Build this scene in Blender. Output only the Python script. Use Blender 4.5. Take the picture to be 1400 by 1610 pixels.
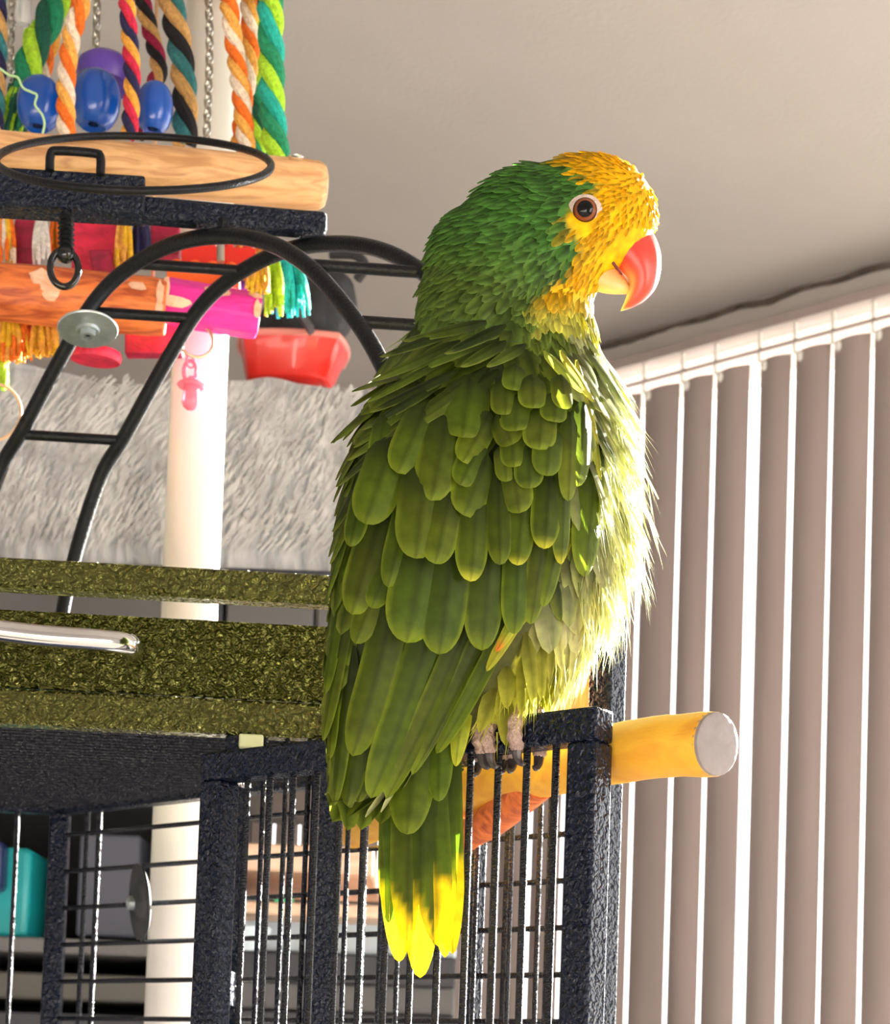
import bpy, bmesh, math, random
from mathutils import Vector, Matrix, noise
from mathutils.bvhtree import BVHTree

random.seed(7)
for o in list(bpy.data.objects): bpy.data.objects.remove(o, do_unlink=True)
scene = bpy.context.scene
col = scene.collection
V = Vector

# ------------------------------------------------------------------ camera
F, CX, CY = 2900.0, 700.0, 1523.0            # focal length and principal point of the 1400x1610 frame
PITCH, ROLL = math.radians(3.5), math.radians(2.0)
CAM = V((0, 0, 1.0))
fw = V((0, math.cos(PITCH), math.sin(PITCH)))
u0 = V((0, -math.sin(PITCH), math.cos(PITCH)))
r0 = V((1, 0, 0))
rt = r0*math.cos(ROLL) + u0*math.sin(ROLL)
up = -r0*math.sin(ROLL) + u0*math.cos(ROLL)
cd = bpy.data.cameras.new('camera')
cam = bpy.data.objects.new('camera', cd); col.objects.link(cam)
cd.sensor_fit = 'VERTICAL'; cd.sensor_height = 36.0; cd.sensor_width = 36.0*1400/1610
cd.lens = F/1610*36.0
cd.shift_x = (700-CX)/1610.0; cd.shift_y = (CY-805)/1610.0
cd.clip_start = 0.05
cd.dof.use_dof = True; cd.dof.focus_distance = 0.92; cd.dof.aperture_fstop = 24
M = Matrix.Identity(4)
for i in range(3):
    M[i][0] = rt[i]; M[i][1] = up[i]; M[i][2] = -fw[i]; M[i][3] = CAM[i]
cam.matrix_world = M
scene.camera = cam

# ------------------------------------------------------------------ light
w = bpy.data.worlds.new('world'); scene.world = w; w.use_nodes = True
bg = w.node_tree.nodes['Background']
bg.inputs[0].default_value = (0.97, 0.985, 1.0, 1); bg.inputs[1].default_value = 6.3
sd = bpy.data.lights.new('sun', 'SUN'); sd.energy = 130; sd.angle = math.radians(0.6); sd.color = (1, 0.94, 0.85)
sun = bpy.data.objects.new('sun', sd); col.objects.link(sun)
SAZ, SEL = math.radians(53), math.radians(20)
sdir = V((math.cos(SAZ)*math.cos(SEL), math.sin(SAZ)*math.cos(SEL), math.sin(SEL)))
sun.rotation_euler = sdir.to_track_quat('Z', 'Y').to_euler()
sun.location = (4, 4, 4)
vs = scene.view_settings
vs.view_transform = 'Standard'; vs.look = 'None'; vs.exposure = -0.65; vs.gamma = 1.0; vs.use_curve_mapping = False

# ------------------------------------------------------------------ placing helpers
def ray(px, py): return fw + rt*((px-CX)/F) + up*((CY-py)/F)
def at(px, py, Y):
    d = ray(px, py); return CAM + d*(Y/d.y)
def at_z(px, py, z):
    d = ray(px, py); return CAM + d*((z-CAM.z)/d.z)
def at_plane(px, py, P, n):
    d = ray(px, py); return CAM + d*((P-CAM).dot(n)/d.dot(n))
def proj(p):
    q = p-CAM; k = q.dot(fw)
    return (CX + F*q.dot(rt)/k, CY - F*q.dot(up)/k)
def smooth(a, b, x):
    t = max(0, min(1, (x-a)/(b-a))); return t*t*(3-2*t)
def lerp(a, b, t): return a+(b-a)*t

# ------------------------------------------------------------------ materials
def nodes(name):
    m = bpy.data.materials.new(name); m.use_nodes = True
    nt = m.node_tree; return m, nt, nt.nodes['Principled BSDF']
def rgba(c): return (c[0], c[1], c[2], 1)
def plain(name, c, rough=.5, metal=0, spec=.5, var=0.0, scale=60, bump=0, bscale=200, coat=0, trans=0, stretch=None):
    m, nt, b = nodes(name)
    b.inputs['Base Color'].default_value = rgba(c); b.inputs['Roughness'].default_value = rough
    b.inputs['Metallic'].default_value = metal; b.inputs['Specular IOR Level'].default_value = spec
    b.inputs['Coat Weight'].default_value = coat; b.inputs['Transmission Weight'].default_value = trans
    tc = nt.nodes.new('ShaderNodeTexCoord'); src = tc.outputs['Object']
    if stretch:
        mp = nt.nodes.new('ShaderNodeMapping'); mp.inputs['Scale'].default_value = stretch
        nt.links.new(src, mp.inputs[0]); src = mp.outputs[0]
    if var:
        n = nt.nodes.new('ShaderNodeTexNoise'); n.inputs['Scale'].default_value = scale; n.inputs['Detail'].default_value = 5
        nt.links.new(src, n.inputs['Vector'])
        r = nt.nodes.new('ShaderNodeValToRGB')
        r.color_ramp.elements[0].position = .3; r.color_ramp.elements[1].position = .7
        r.color_ramp.elements[0].color = rgba([max(0, x*(1-var)) for x in c]); r.color_ramp.elements[1].color = rgba([min(1, x*(1+var)) for x in c])
        nt.links.new(n.outputs['Fac'], r.inputs[0]); nt.links.new(r.outputs[0], b.inputs['Base Color'])
    if bump:
        n2 = nt.nodes.new('ShaderNodeTexNoise'); n2.inputs['Scale'].default_value = bscale; n2.inputs['Detail'].default_value = 2
        nt.links.new(src, n2.inputs['Vector'])
        bp = nt.nodes.new('ShaderNodeBump'); bp.inputs['Strength'].default_value = bump; bp.inputs['Distance'].default_value = .01
        nt.links.new(n2.outputs['Fac'], bp.inputs['Height']); nt.links.new(bp.outputs[0], b.inputs['Normal'])
    return m
def hammered(name, c, rough=.3, metal=.0, scale=330, strength=.8, spec=.4, dist=.004):
    m, nt, b = nodes(name)
    b.inputs['Base Color'].default_value = rgba(c); b.inputs['Roughness'].default_value = rough
    b.inputs['Metallic'].default_value = metal; b.inputs['Specular IOR Level'].default_value = spec
    tc = nt.nodes.new('ShaderNodeTexCoord')
    n = nt.nodes.new('ShaderNodeTexNoise'); n.inputs['Scale'].default_value = scale; n.inputs['Detail'].default_value = 1; n.inputs['Distortion'].default_value = .6
    nt.links.new(tc.outputs['Object'], n.inputs['Vector'])
    bp = nt.nodes.new('ShaderNodeBump'); bp.inputs['Strength'].default_value = strength; bp.inputs['Distance'].default_value = dist
    nt.links.new(n.outputs['Fac'], bp.inputs['Height']); nt.links.new(bp.outputs[0], b.inputs['Normal'])
    return m
def feather_mat(name, transl=.35, rough=.55):
    m, nt, b = nodes(name)
    a = nt.nodes.new('ShaderNodeAttribute'); a.attribute_name = 'Col'
    tc = nt.nodes.new('ShaderNodeTexCoord')
    n = nt.nodes.new('ShaderNodeTexNoise'); n.inputs['Scale'].default_value = 140; n.inputs['Detail'].default_value = 4
    nt.links.new(tc.outputs['Object'], n.inputs['Vector'])
    hs = nt.nodes.new('ShaderNodeMapRange'); hs.inputs[1].default_value = .3; hs.inputs[2].default_value = .7
    hs.inputs[3].default_value = .78; hs.inputs[4].default_value = 1.2
    nt.links.new(n.outputs['Fac'], hs.inputs[0])
    mx = nt.nodes.new('ShaderNodeVectorMath'); mx.operation = 'SCALE'
    nt.links.new(a.outputs['Color'], mx.inputs[0]); nt.links.new(hs.outputs[0], mx.inputs['Scale'])
    nt.links.new(mx.outputs[0], b.inputs['Base Color'])
    b.inputs['Roughness'].default_value = rough; b.inputs['Specular IOR Level'].default_value = .25
    tr = nt.nodes.new('ShaderNodeBsdfTranslucent'); nt.links.new(mx.outputs[0], tr.inputs['Color'])
    ms = nt.nodes.new('ShaderNodeMixShader'); ms.inputs[0].default_value = transl
    out = nt.nodes['Material Output']
    nt.links.new(b.outputs[0], ms.inputs[1]); nt.links.new(tr.outputs[0], ms.inputs[2]); nt.links.new(ms.outputs[0], out.inputs[0])
    # barbs: fine oblique ridges along the feather's own uv
    uv = nt.nodes.new('ShaderNodeUVMap'); uv.uv_map = 'UVMap'
    wv = nt.nodes.new('ShaderNodeTexWave'); wv.inputs['Scale'].default_value = 14; wv.inputs['Distortion'].default_value = 2.5
    wv.bands_direction = 'DIAGONAL'
    nt.links.new(uv.outputs[0], wv.inputs['Vector'])
    bp = nt.nodes.new('ShaderNodeBump'); bp.inputs['Strength'].default_value = .12; bp.inputs['Distance'].default_value = .002
    nt.links.new(wv.outputs['Fac'], bp.inputs['Height']); nt.links.new(bp.outputs[0], b.inputs['Normal'])
    return m

MT = {}
MT['hammer'] = hammered('hammered_black_metal', (.004, .008, .022), .22, 0, spec=.28, strength=.9)
MT['hammer_plate'] = hammered('hammered_metal_reflection_tint', (.14, .145, .04), .14, .85, 260, 1.0, .5, .012)  # olive tint painted in for the bird's yellow-green reflection
MT['wire'] = hammered('black_wire', (.008, .010, .018), .2, .2, 500, .6)
MT['hoop'] = plain('black_powder_coat', (.004, .005, .008), .4, 0, .25, bump=.15, bscale=500)
MT['chrome'] = plain('chrome', (.75, .76, .78), .12, 1)
MT['zinc'] = plain('zinc', (.42, .47, .50), .38, .85, var=.15, scale=120)
MT['pvc'] = plain('white_pvc', (.86, .84, .79), .32, 0, .5)
MT['ceiling'] = plain('ceiling_paint', (.46, .43, .405), .8, bump=.1, bscale=120, var=.04, scale=3)
MT['wall'] = plain('wall_paint', (.50, .465, .44), .8, bump=.1, bscale=120, var=.04, scale=3)
MT['floor'] = plain('floor_carpet', (.13, .115, .10), .9, var=.2, scale=40)
MT['crack'] = plain('shadow_gap', (.10, .08, .065), .9, var=.5, scale=30)
MT['slat'] = plain('blind_slat', (.36, .30, .285), .45, 0, .4, var=.10, scale=9, stretch=(1, 1, .15))
MT['rail_white'] = plain('blind_rail_white', (.75, .74, .70), .4)
def wood(name, c1, c2, stretch=(6, 60, 60), rough=.5, scale=3):
    m, nt, b = nodes(name)
    tc = nt.nodes.new('ShaderNodeTexCoord'); mp = nt.nodes.new('ShaderNodeMapping'); mp.inputs['Scale'].default_value = stretch
    n = nt.nodes.new('ShaderNodeTexNoise'); n.inputs['Scale'].default_value = scale; n.inputs['Detail'].default_value = 8; n.inputs['Distortion'].default_value = .8
    nt.links.new(tc.outputs['Object'], mp.inputs[0]); nt.links.new(mp.outputs[0], n.inputs['Vector'])
    r = nt.nodes.new('ShaderNodeValToRGB'); r.color_ramp.elements[0].position = .35; r.color_ramp.elements[1].position = .62
    r.color_ramp.elements[0].color = rgba(c1); r.color_ramp.elements[1].color = rgba(c2)
    nt.links.new(n.outputs['Fac'], r.inputs[0]); nt.links.new(r.outputs[0], b.inputs['Base Color'])
    b.inputs['Roughness'].default_value = rough
    bp = nt.nodes.new('ShaderNodeBump'); bp.inputs['Strength'].default_value = .3; bp.inputs['Distance'].default_value = .004
    nt.links.new(n.outputs['Fac'], bp.inputs['Height']); nt.links.new(bp.outputs[0], b.inputs['Normal'])
    return m
MT['dowel'] = wood('natural_dowel_wood', (.55, .27, .11), (.80, .47, .22))
MT['perch'] = wood('yellow_perch_wood', (.80, .36, .03), (.95, .52, .045), (3, 12, 25))
MT['perch_end'] = plain('sawn_end_grain', (.24, .21, .21), .6, var=.15, scale=60, bump=.3, bscale=90)
MT['log_orange'] = wood('orange_dyed_wood', (.42, .07, .02), (.85, .22, .05), (8, 50, 50))
MT['log_pink'] = wood('pink_dyed_wood', (.70, .02, .30), (.85, .04, .42), (8, 40, 40))
MT['log_red'] = wood('red_dyed_wood', (.45, .01, .04), (.75, .02, .08), (20, 20, 30))
MT['log_crimson'] = wood('crimson_dyed_wood', (.22, .005, .03), (.42, .01, .06), (20, 20, 30))
MT['bare_wood'] = wood('bare_chewed_wood', (.75, .40, .25), (.90, .60, .42), (30, 30, 30))
MT['wood_block'] = wood('brown_orange_block', (.42, .15, .03), (.62, .25, .06), (30, 30, 12))
MT['plush'] = None
MT['blue_bead'] = plain('blue_bead_wood', (.003, .075, .42), .25, 0, .5, coat=.3)
MT['purple'] = plain('purple_plastic', (.12, .06, .42), .35)
MT['clear'] = plain('clear_plastic', (.9, .92, .95), .08, trans=.7)
MT['pink_plastic'] = plain('pink_translucent_plastic', (.95, .25, .38), .2, trans=.25)
MT['red_plastic'] = plain('red_plastic', (.75, .02, .01), .3, coat=.3)
MT['orange_plastic'] = plain('orange_plastic', (.95, .14, .01), .3, coat=.3)
MT['black_cloth'] = plain('black_cloth', (.02, .02, .022), .7, var=.4, scale=25, bump=.4, bscale=60)
MT['chain'] = plain('steel_chain', (.45, .43, .38), .3, .9)
MT['brass'] = plain('brass_ring', (.55, .42, .25), .3, .9)
MT['tan_cord'] = plain('tan_cord', (.75, .48, .28), .6)
MT['cab'] = plain('grey_cabinet', (.10, .098, .10), .6, var=.12, scale=8)
MT['cab_dark'] = plain('dark_cabinet', (.03, .032, .04), .6, var=.2, scale=8)
MT['cab_light'] = plain('pale_panel', (.42, .37, .34), .6, var=.05, scale=5)
MT['peach'] = wood('pale_shelf_board', (.62, .42, .29), (.78, .56, .42), (4, 30, 30))
MT['teal'] = plain('teal_plastic', (.005, .25, .27), .4, var=.15, scale=14)
MT['navy'] = plain('navy_plastic', (.01, .015, .07), .4)
MT['green_small'] = plain('green_plastic', (.02, .5, .2), .4)
MT['pale_blue'] = plain('pale_blue_plastic', (.52, .62, .70), .4)
MT['skin'] = plain('grey_pink_foot_scales', (.40, .28, .24), .55, var=.25, scale=160, bump=.5, bscale=330)
MT['claw'] = plain('dark_claw', (.035, .028, .03), .3)
MT['eyeskin'] = plain('pale_eye_skin', (.55, .44, .38), .6, var=.12, scale=250, bump=.3, bscale=500)
MT['body'] = feather_mat('feathered_body', .1, .7)
MT['feather'] = feather_mat('feather', .45, .5)
MT['fluff'] = feather_mat('fluffy_feather', .72, .7)

# ------------------------------------------------------------------ mesh builder
class MB:
    def __init__(s): s.v = []; s.f = []; s.smooth = []
    def add(s, vs, fs, sm=False):
        b = len(s.v); s.v += [V(x) for x in vs]
        for f in fs: s.f.append(tuple(b+i for i in f)); s.smooth.append(sm)
    def box(s, c, ax, ay, az):           # half-axis vectors
        c = V(c); p = [c+ax*i+ay*j+az*k for i in (-1, 1) for j in (-1, 1) for k in (-1, 1)]
        s.add(p, [(0, 1, 3, 2), (4, 6, 7, 5), (0, 4, 5, 1), (2, 3, 7, 6), (0, 2, 6, 4), (1, 5, 7, 3)])
        return s
    def beam(s, a, b, wd, ht, upv=V((0, 0, 1)), ext=0):
        a, b = V(a), V(b); d = (b-a); L = d.length/2+ext; d.normalize()
        sd_ = d.cross(upv).normalized(); uu = sd_.cross(d).normalized()
        return s.box((a+b)/2, d*L, sd_*wd/2, uu*ht/2)
    def prism(s, poly, z0, z1):
        n = len(poly); p = [V((q[0], q[1], z0)) for q in poly]+[V((q[0], q[1], z1)) for q in poly]
        s.add(p, [tuple(range(n-1, -1, -1)), tuple(range(n, 2*n))]+[(i, (i+1) % n, n+(i+1) % n, n+i) for i in range(n)])
        return s
    def tube(s, pts, rad, n=10, closed=False, cap=True, flat=1.0):
        pts = [V(p) for p in pts]; m = len(pts)
        rads = rad if isinstance(rad, (list, tuple)) else [rad]*m
        T = []
        for i in range(m):
            if closed: t = pts[(i+1) % m]-pts[i-1]
            else: t = pts[min(i+1, m-1)]-pts[max(i-1, 0)]
            T.append(t.normalized())
        a = T[0].orthogonal().normalized(); vs_ = []
        for i in range(m):
            a = (a-T[i]*a.dot(T[i])).normalized(); b = T[i].cross(a)
            for k in range(n):
                th = 2*math.pi*k/n
                vs_.append(pts[i]+(a*math.cos(th)+b*math.sin(th)*flat)*rads[i])
        fs = []
        for i in range(m if closed else m-1):
            j = (i+1) % m
            for k in range(n):
                fs.append((i*n+k, i*n+(k+1) % n, j*n+(k+1) % n, j*n+k))
        s.add(vs_, fs, True)
        if cap and not closed:
            b0 = len(s.v)-len(vs_)
            s.f.append(tuple(b0+k for k in range(n-1, -1, -1))); s.smooth.append(False)
            s.f.append(tuple(b0+(m-1)*n+k for k in range(n))); s.smooth.append(False)
        return s
    def lathe(s, c, axis, prof, n=20):      # prof: (distance along the axis, radius)
        axis = V(axis).normalized(); a = axis.orthogonal().normalized(); b = axis.cross(a); c = V(c)
        vs_ = [c+axis*h+(a*math.cos(2*math.pi*k/n)+b*math.sin(2*math.pi*k/n))*r for h, r in prof for k in range(n)]
        fs = [(i*n+k, i*n+(k+1) % n, (i+1)*n+(k+1) % n, (i+1)*n+k) for i in range(len(prof)-1) for k in range(n)]
        s.add(vs_, fs, True); return s
    def ellipsoid(s, c, rx, ry, rz, nu=20, nv=12):   # axis vectors
        c = V(c); vs_ = []; fs = []
        for i in range(nv+1):
            ph = math.pi*i/nv
            for k in range(nu):
                th = 2*math.pi*k/nu
                vs_.append(c+rx*math.sin(ph)*math.cos(th)+ry*math.sin(ph)*math.sin(th)+rz*math.cos(ph))
        for i in range(nv):
            for k in range(nu): fs.append((i*nu+k, i*nu+(k+1) % nu, (i+1)*nu+(k+1) % nu, (i+1)*nu+k))
        s.add(vs_, fs, True); return s
    def mesh(s, name, org=V((0, 0, 0))):
        me = bpy.data.meshes.new(name); me.from_pydata([v-org for v in s.v], [], s.f)
        me.polygons.foreach_set('use_smooth', s.smooth); me.update()
        bm = bmesh.new(); bm.from_mesh(me); bmesh.ops.remove_doubles(bm, verts=bm.verts, dist=1e-6)
        bmesh.ops.recalc_face_normals(bm, faces=bm.faces); bm.to_mesh(me); bm.free()
        me.set_sharp_from_angle(angle=math.radians(42))
        return me
    def build(s, name, mat, parent=None, bevel=0):
        org = root_loc(parent)
        o = bpy.data.objects.new(name, s.mesh(name, org)); col.objects.link(o)
        o.data.materials.append(mat)
        if parent: o.parent = parent
        if bevel:
            md = o.modifiers.new('bevel', 'BEVEL'); md.width = bevel; md.segments = 2; md.limit_method = 'ANGLE'
        return o
def root_loc(p):
    L = V((0, 0, 0))
    while p: L += p.location; p = p.parent
    return L
def empty(name, loc, label, cat, group=None):
    o = bpy.data.objects.new(name, None); col.objects.link(o); o.location = loc; o.empty_display_size = .02
    return tag(o, label, cat, group)
def tag(o, label, cat, group=None):
    o['label'] = label; o['category'] = cat
    if group: o['group'] = group
    return o
def struct(o): o['kind'] = 'structure'; return o
def solo(mb, name, mat, label, cat, group=None, bevel=0):   # a thing that is one mesh, origin at its base centre
    n = len(mb.v); lo = min(v.z for v in mb.v)
    c = V((sum(v.x for v in mb.v)/n, sum(v.y for v in mb.v)/n, lo))
    o = bpy.data.objects.new(name, mb.mesh(name, c)); col.objects.link(o); o.location = c; o.data.materials.append(mat)
    if bevel:
        md = o.modifiers.new('bevel', 'BEVEL'); md.width = bevel; md.segments = 2; md.limit_method = 'ANGLE'
    return tag(o, label, cat, group)
def spline(ctrl, n=8):                  # Catmull-Rom through control points
    c = [V(p) for p in ctrl]; c = [c[0]*2-c[1]]+c+[c[-1]*2-c[-2]]; out = []
    for i in range(1, len(c)-2):
        p0, p1, p2, p3 = c[i-1:i+3]
        for k in range(n):
            t = k/n
            out.append(.5*((2*p1)+(p2-p0)*t+(2*p0-5*p1+4*p2-p3)*t*t+(3*p1-p0-3*p2+p3)*t**3))
    out.append(c[-2]); return out
Z = V((0, 0, 1))

# ================================================================== the room
ZC = at(1180, 470, 3.5).z
A_ = at_z(950, 540, ZC); B_ = at_z(1400, 410, ZC)
wd = (B_-A_); wd.z = 0; wd.normalize()                 # along the window wall, towards the right (nearer)
wn = V((-wd.y, wd.x, 0));  wn = wn if wn.y > 0 else -wn   # outwards
W0 = V((A_.x, A_.y, 0))
BO = -.035                                  # the blind hangs just inside the wall
def wall_s(px, py): # distance along the blind of the pixel
    p = at_plane(px, py, W0+wn*BO, wn); return (p-W0).dot(wd)
def wpt(s, z, off=0): return W0+wd*s+wn*off+Z*z
def wbox(s0, s1, z0, z1, o0, o1, mb=None):
    mb = mb or MB()
    return mb.box(wpt((s0+s1)/2, (z0+z1)/2, (o0+o1)/2), wd*abs(s1-s0)/2, wn*abs(o1-o0)/2, Z*abs(z1-z0)/2)
s_l = -1.55; s_r = 3.6; s_bl = wall_s(1530, 700)
z_bt = at_plane(1180, 541, W0, wn).z
XL, YBK = -2.3, -1.6
wl, wr = W0+wd*((XL-W0.x)/wd.x)+wn*.14, W0+wd*(s_r+1.2)+wn*.14
room = [(XL, YBK), (wr.x, YBK), (wr.x, wr.y), (wl.x, wl.y)]
struct(MB().prism(room, -.1, 0).build('floor', MT['floor']))
struct(MB().prism(room, ZC, ZC+.1).build('ceiling', MT['ceiling']))
struct(MB().prism([(XL-.1, YBK), (XL, YBK), (XL, wl.y), (XL-.1, wl.y)], 0, ZC).build('wall_left', MT['wall']))
struct(MB().prism([(XL, YBK-.1), (wr.x, YBK-.1), (wr.x, YBK), (XL, YBK)], 0, ZC).build('wall_back', MT['wall']))
mb = MB(); wbox((XL-W0.x)/wd.x, s_l, 0, ZC, 0, .14, mb); wbox(s_l, s_r, z_bt, ZC, 0, .14, mb); wbox(s_r, s_r+1.2, 0, ZC, 0, .14, mb); wbox(s_l, s_r, 0, .06, 0, .14, mb)
struct(mb.build('wall_window', MT['wall']))
MB().prism([(-8, 1.5), (14, -9), (20, 16), (-4, 20)], -.3, -.12).build('ground', plain('patio_ground', (.16, .15, .13), .9, var=.3, scale=2))
struct(bpy.data.objects['ground'])
# ragged dark gap along the top of the wall
mb = MB(); n = 90; rows = []
for i in range(n+1):
    s = lerp(-.15, 1.2, i/n); t = .007+.004*noise.noise(V((s*9, 0, 0)))+.003*noise.noise(V((s*31, 3, 0)))
    z1 = ZC-.004+.004*noise.noise(V((s*14, 7, 0))); rows.append([wpt(s, z1, -.002), wpt(s, z1-t*1.5, -.002), wpt(s, z1, -.006), wpt(s, z1-t*1.5, -.006)])
for i in range(n):
    a, b = rows[i], rows[i+1]
    mb.add([a[0], a[1], b[1], b[0], a[2], a[3], b[3], b[2]], [(0, 1, 2, 3), (4, 7, 6, 5), (0, 4, 5, 1), (3, 2, 6, 7), (0, 3, 7, 4), (1, 5, 6, 2)])
struct(mb.build('trim_1', MT['crack']))

# ---- vertical blind
blind = empty('vertical_blind', wpt(0, 0, .05), 'taupe vertical blind of long slats with daylight showing between them', 'blind')
gaps = [(1012, 9), (1072, 9), (1124, 9), (1187, 21), (1247, 12), (1308, 8), (1371, 9), (1437, 10), (1503, 9)]
gs = []
for px, wpx in gaps:
    wpx = wpx*(.62 if wpx < 15 else .8); gs.append((wall_s(px-wpx/2, 620), wall_s(px+wpx/2, 620)))
pitch = (gs[6][0]-gs[0][0])/6
while gs[0][0] > s_l+.05:
    g = gs[0]; gs.insert(0, (g[0]-pitch, g[0]-pitch+random.uniform(.006, .010)))
zs_top = at_plane(1180, 573, W0+wn*BO, wn).z
for i in range(len(gs)-1):
    s0, s1 = gs[i][1], gs[i+1][0]
    # slightly bowed slat
    mb = MB(); k = 6; fr = []; 
    for j in range(k+1):
        t = j/k; s = lerp(s0, s1, t); o = BO-.010*(1-(2*t-1)**2)
        fr.append((s, o))
    dz = .006*((i % 3)-1)
    vs_ = []
    for (s, o) in fr:
        for zz in (.10, zs_top+dz*0):
            vs_ += [wpt(s, zz, o), wpt(s, zz, o+.0012)]
    fs = []
    for j in range(k):
        a, b = j*4, (j+1)*4
        fs += [(a, b, b+2, a+2), (a+1, a+3, b+3, b+1), (a+2, b+2, b+3, a+3), (a, a+1, b+1, b)]
    fs += [(0, 2, 3, 1), (k*4, k*4+1, k*4+3, k*4+2)]
    mb.add(vs_, fs, True)
    sl = mb.build('slat', MT['slat'], blind)
    # hanger: plastic stem and the little bead of its hook
    sm = (s0+s1)/2
    h = MB(); wbox(s0-.005, s0+.000, zs_top-.002, z_bt+.004, BO-.004, BO+.004, h)
    h.build('hanger_stem', MT['rail_white'], blind)
    h = MB(); h.ellipsoid(wpt(s0+.012, zs_top-.012, BO-.008), wd*.007, wn*.007, Z*.011, 10, 6)
    h.build('hook_bead', MT['rail_white'], blind)
mb = MB(); zk = at_plane(1180, 556, W0+wn*BO, wn).z; wbox(gs[0][0], gs[-1][1]+.05, zk-.003, zk+.003, BO-.004, BO+.004, mb); wbox(gs[0][0], gs[-1][1]+.05, z_bt+.001, z_bt+.02, BO-.012, 0, mb); mb.build('head_track', MT['slat'], blind)
# open part of the patio door, its frame and the drawn-aside end
mb = MB(); wbox(s_r-.05, s_r, .06, z_bt, .04, .10, mb); wbox(s_l, s_l+.05, .06, z_bt, .04, .10, mb); wbox(s_l, s_r, .06, .12, .04, .10, mb); wbox(s_l, s_r, z_bt-.03, z_bt, .09, .14, mb); wbox(2.45, 2.51, .06, z_bt, .04, .10, mb)
struct(mb.build('window_1', MT['rail_white']))

# ================================================================== the cage
XF = V((1, .075, 0)).normalized()                # along the cage front
YD = 1.09
P_F = at(952, 1180, 1.12); P_F.z = 0
def front(px, py):                                # pixel on the cage's front plane
    return at_plane(px, py, P_F, V((-XF.y, XF.x, 0)))
rw = V((-.76, .65, 0)).normalized(); rn = V((.65, .76, 0)).normalized()
def side(px, py, off=0): return at_plane(px, py, P_F+rn*off, rn)
cage = empty('bird_cage', (-.25, 1.25, 0), 'black hammered metal play-top bird cage with its wire door swung open', 'cage')
TUBE = .0155
z_t0 = front(505, 1165).z; z_t1 = front(505, 1110).z; z_p1 = front(505, 985).z; z_r0 = front(505, 955).z; z_r1 = front(505, 908).z
FL = P_F-XF*.75                                   # left end of the front
P_C = side(90, 1400); P_C.z = 0
BL = P_C-XF*.42
def post(p, z0, z1, name='post', w_=TUBE, dirv=XF, parent=None, mat='hammer'):
    nv = V((-dirv.y, dirv.x, 0)); mb = MB().box(V((p.x, p.y, (z0+z1)/2)), dirv*w_/2, nv*w_/2, Z*(z1-z0)/2)
    return mb.build(name, MT[mat], parent or cage, .0018)
ZB = .35
post(P_F, 0, z_r1, dirv=rw, w_=.0172)
post(P_C, 0, z_t0)
post(front(370, 1300)*1, 0, z_t0); post(front(509, 1300), 0, z_t0, w_=.0160)
post(BL, 0, z_t0); post(FL, 0, z_t0)
def on(p, z): return V((p.x, p.y, z))
# frame under the tray
MB().beam(on(FL, (z_t0+z_t1)/2), on(P_F, (z_t0+z_t1)/2), TUBE, z_t1-z_t0).build('top_rail', MT['hammer_plate'], cage, .002)
MB().beam(on(P_F, z_t0+.006), on(P_C, z_t0+.006), TUBE, .014).build('top_rail', MT['hammer'], cage, .002)
MB().beam(on(P_C, z_t0+.006), on(BL, z_t0+.006), TUBE, .014).build('top_rail', MT['hammer'], cage, .002)
for a, b in ((FL, P_F), (P_F, P_C), (P_C, BL), (BL, FL)):
    MB().beam(on(a, ZB), on(b, ZB), TUBE, .03).build('bottom_rail', MT['hammer'], cage)
MB().prism([(p.x, p.y) for p in (FL, P_F, P_C, BL)], ZB-.02, ZB-.005).build('floor_tray', MT['hammer'], cage)
# roof wires seen from below: too fine to pick apart
mb = MB(); nn = V((-XF.y, XF.x, 0)); k = 1
while True:
    d = .011*k
    # right end on the side wall
    t = d/rw.dot(nn); pr = P_F+rw*t
    if (pr-P_F).length > (P_C-P_F).length-.005: break
    mb.tube([on(FL+nn*d, z_t0+.003), on(pr, z_t0+.003)], .0016, 5); k += 1
r_ = mb.build('roof_wires', MT['wire'], cage); r_['kind'] = 'stuff'
# tray: slab with front plate, chrome handle
TR = front(845, 1100); TR.z = 0
t_side = (P_C-rn*.03)
TRb = TR+rw*((P_C-TR).dot(rw)-.005)
pl = MB().prism([(p.x, p.y) for p in (FL-nn*.002, TR-nn*.002, TRb, BL)], z_t1+.0015, z_p1)
tray = pl.build('pull_out_tray', MT['hammer_plate'], cage, .0015)
hp = [at(-120, 1040, 1.075), at(-118, 985, 1.045), at(-60, 985, 1.035), at(60, 999, 1.036), at(150, 1006, 1.038), at(195, 1011, 1.043), at(208, 1017, 1.055), at(209, 1024, 1.09)]
MB().tube(spline(hp, 6), .0062, 14).build('handle', MT['chrome'], tray)
# upper guard rail
MB().beam(on(FL, (z_r0+z_r1)/2), on(TR, (z_r0+z_r1)/2), TUBE, z_r1-z_r0).build('guard_rail', MT['hammer_plate'], cage, .002)
MB().beam(on(TR, (z_r0+z_r1)/2), on(TRb, (z_r0+z_r1)/2), TUBE, z_r1-z_r0).build('guard_rail', MT['hammer'], cage, .002)
for p in (FL, TR+XF*-.004, TRb): post(p, z_p1-.001, z_r0+.001, 'guard_post', .010)
# pale plastic latch and screw heads near the hinge
MB().box(front(396, 1172)-nn*.012, XF*.0072, nn*.004, Z*.0040).build('latch', plain('pale_latch', (.62, .66, .40), .4), cage, .001)
MB().ellipsoid(front(384, 1236)-nn*.012, XF*.004, nn*.004, Z*.004, 12, 8).build('screw_head', MT['chrome'], cage)
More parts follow.
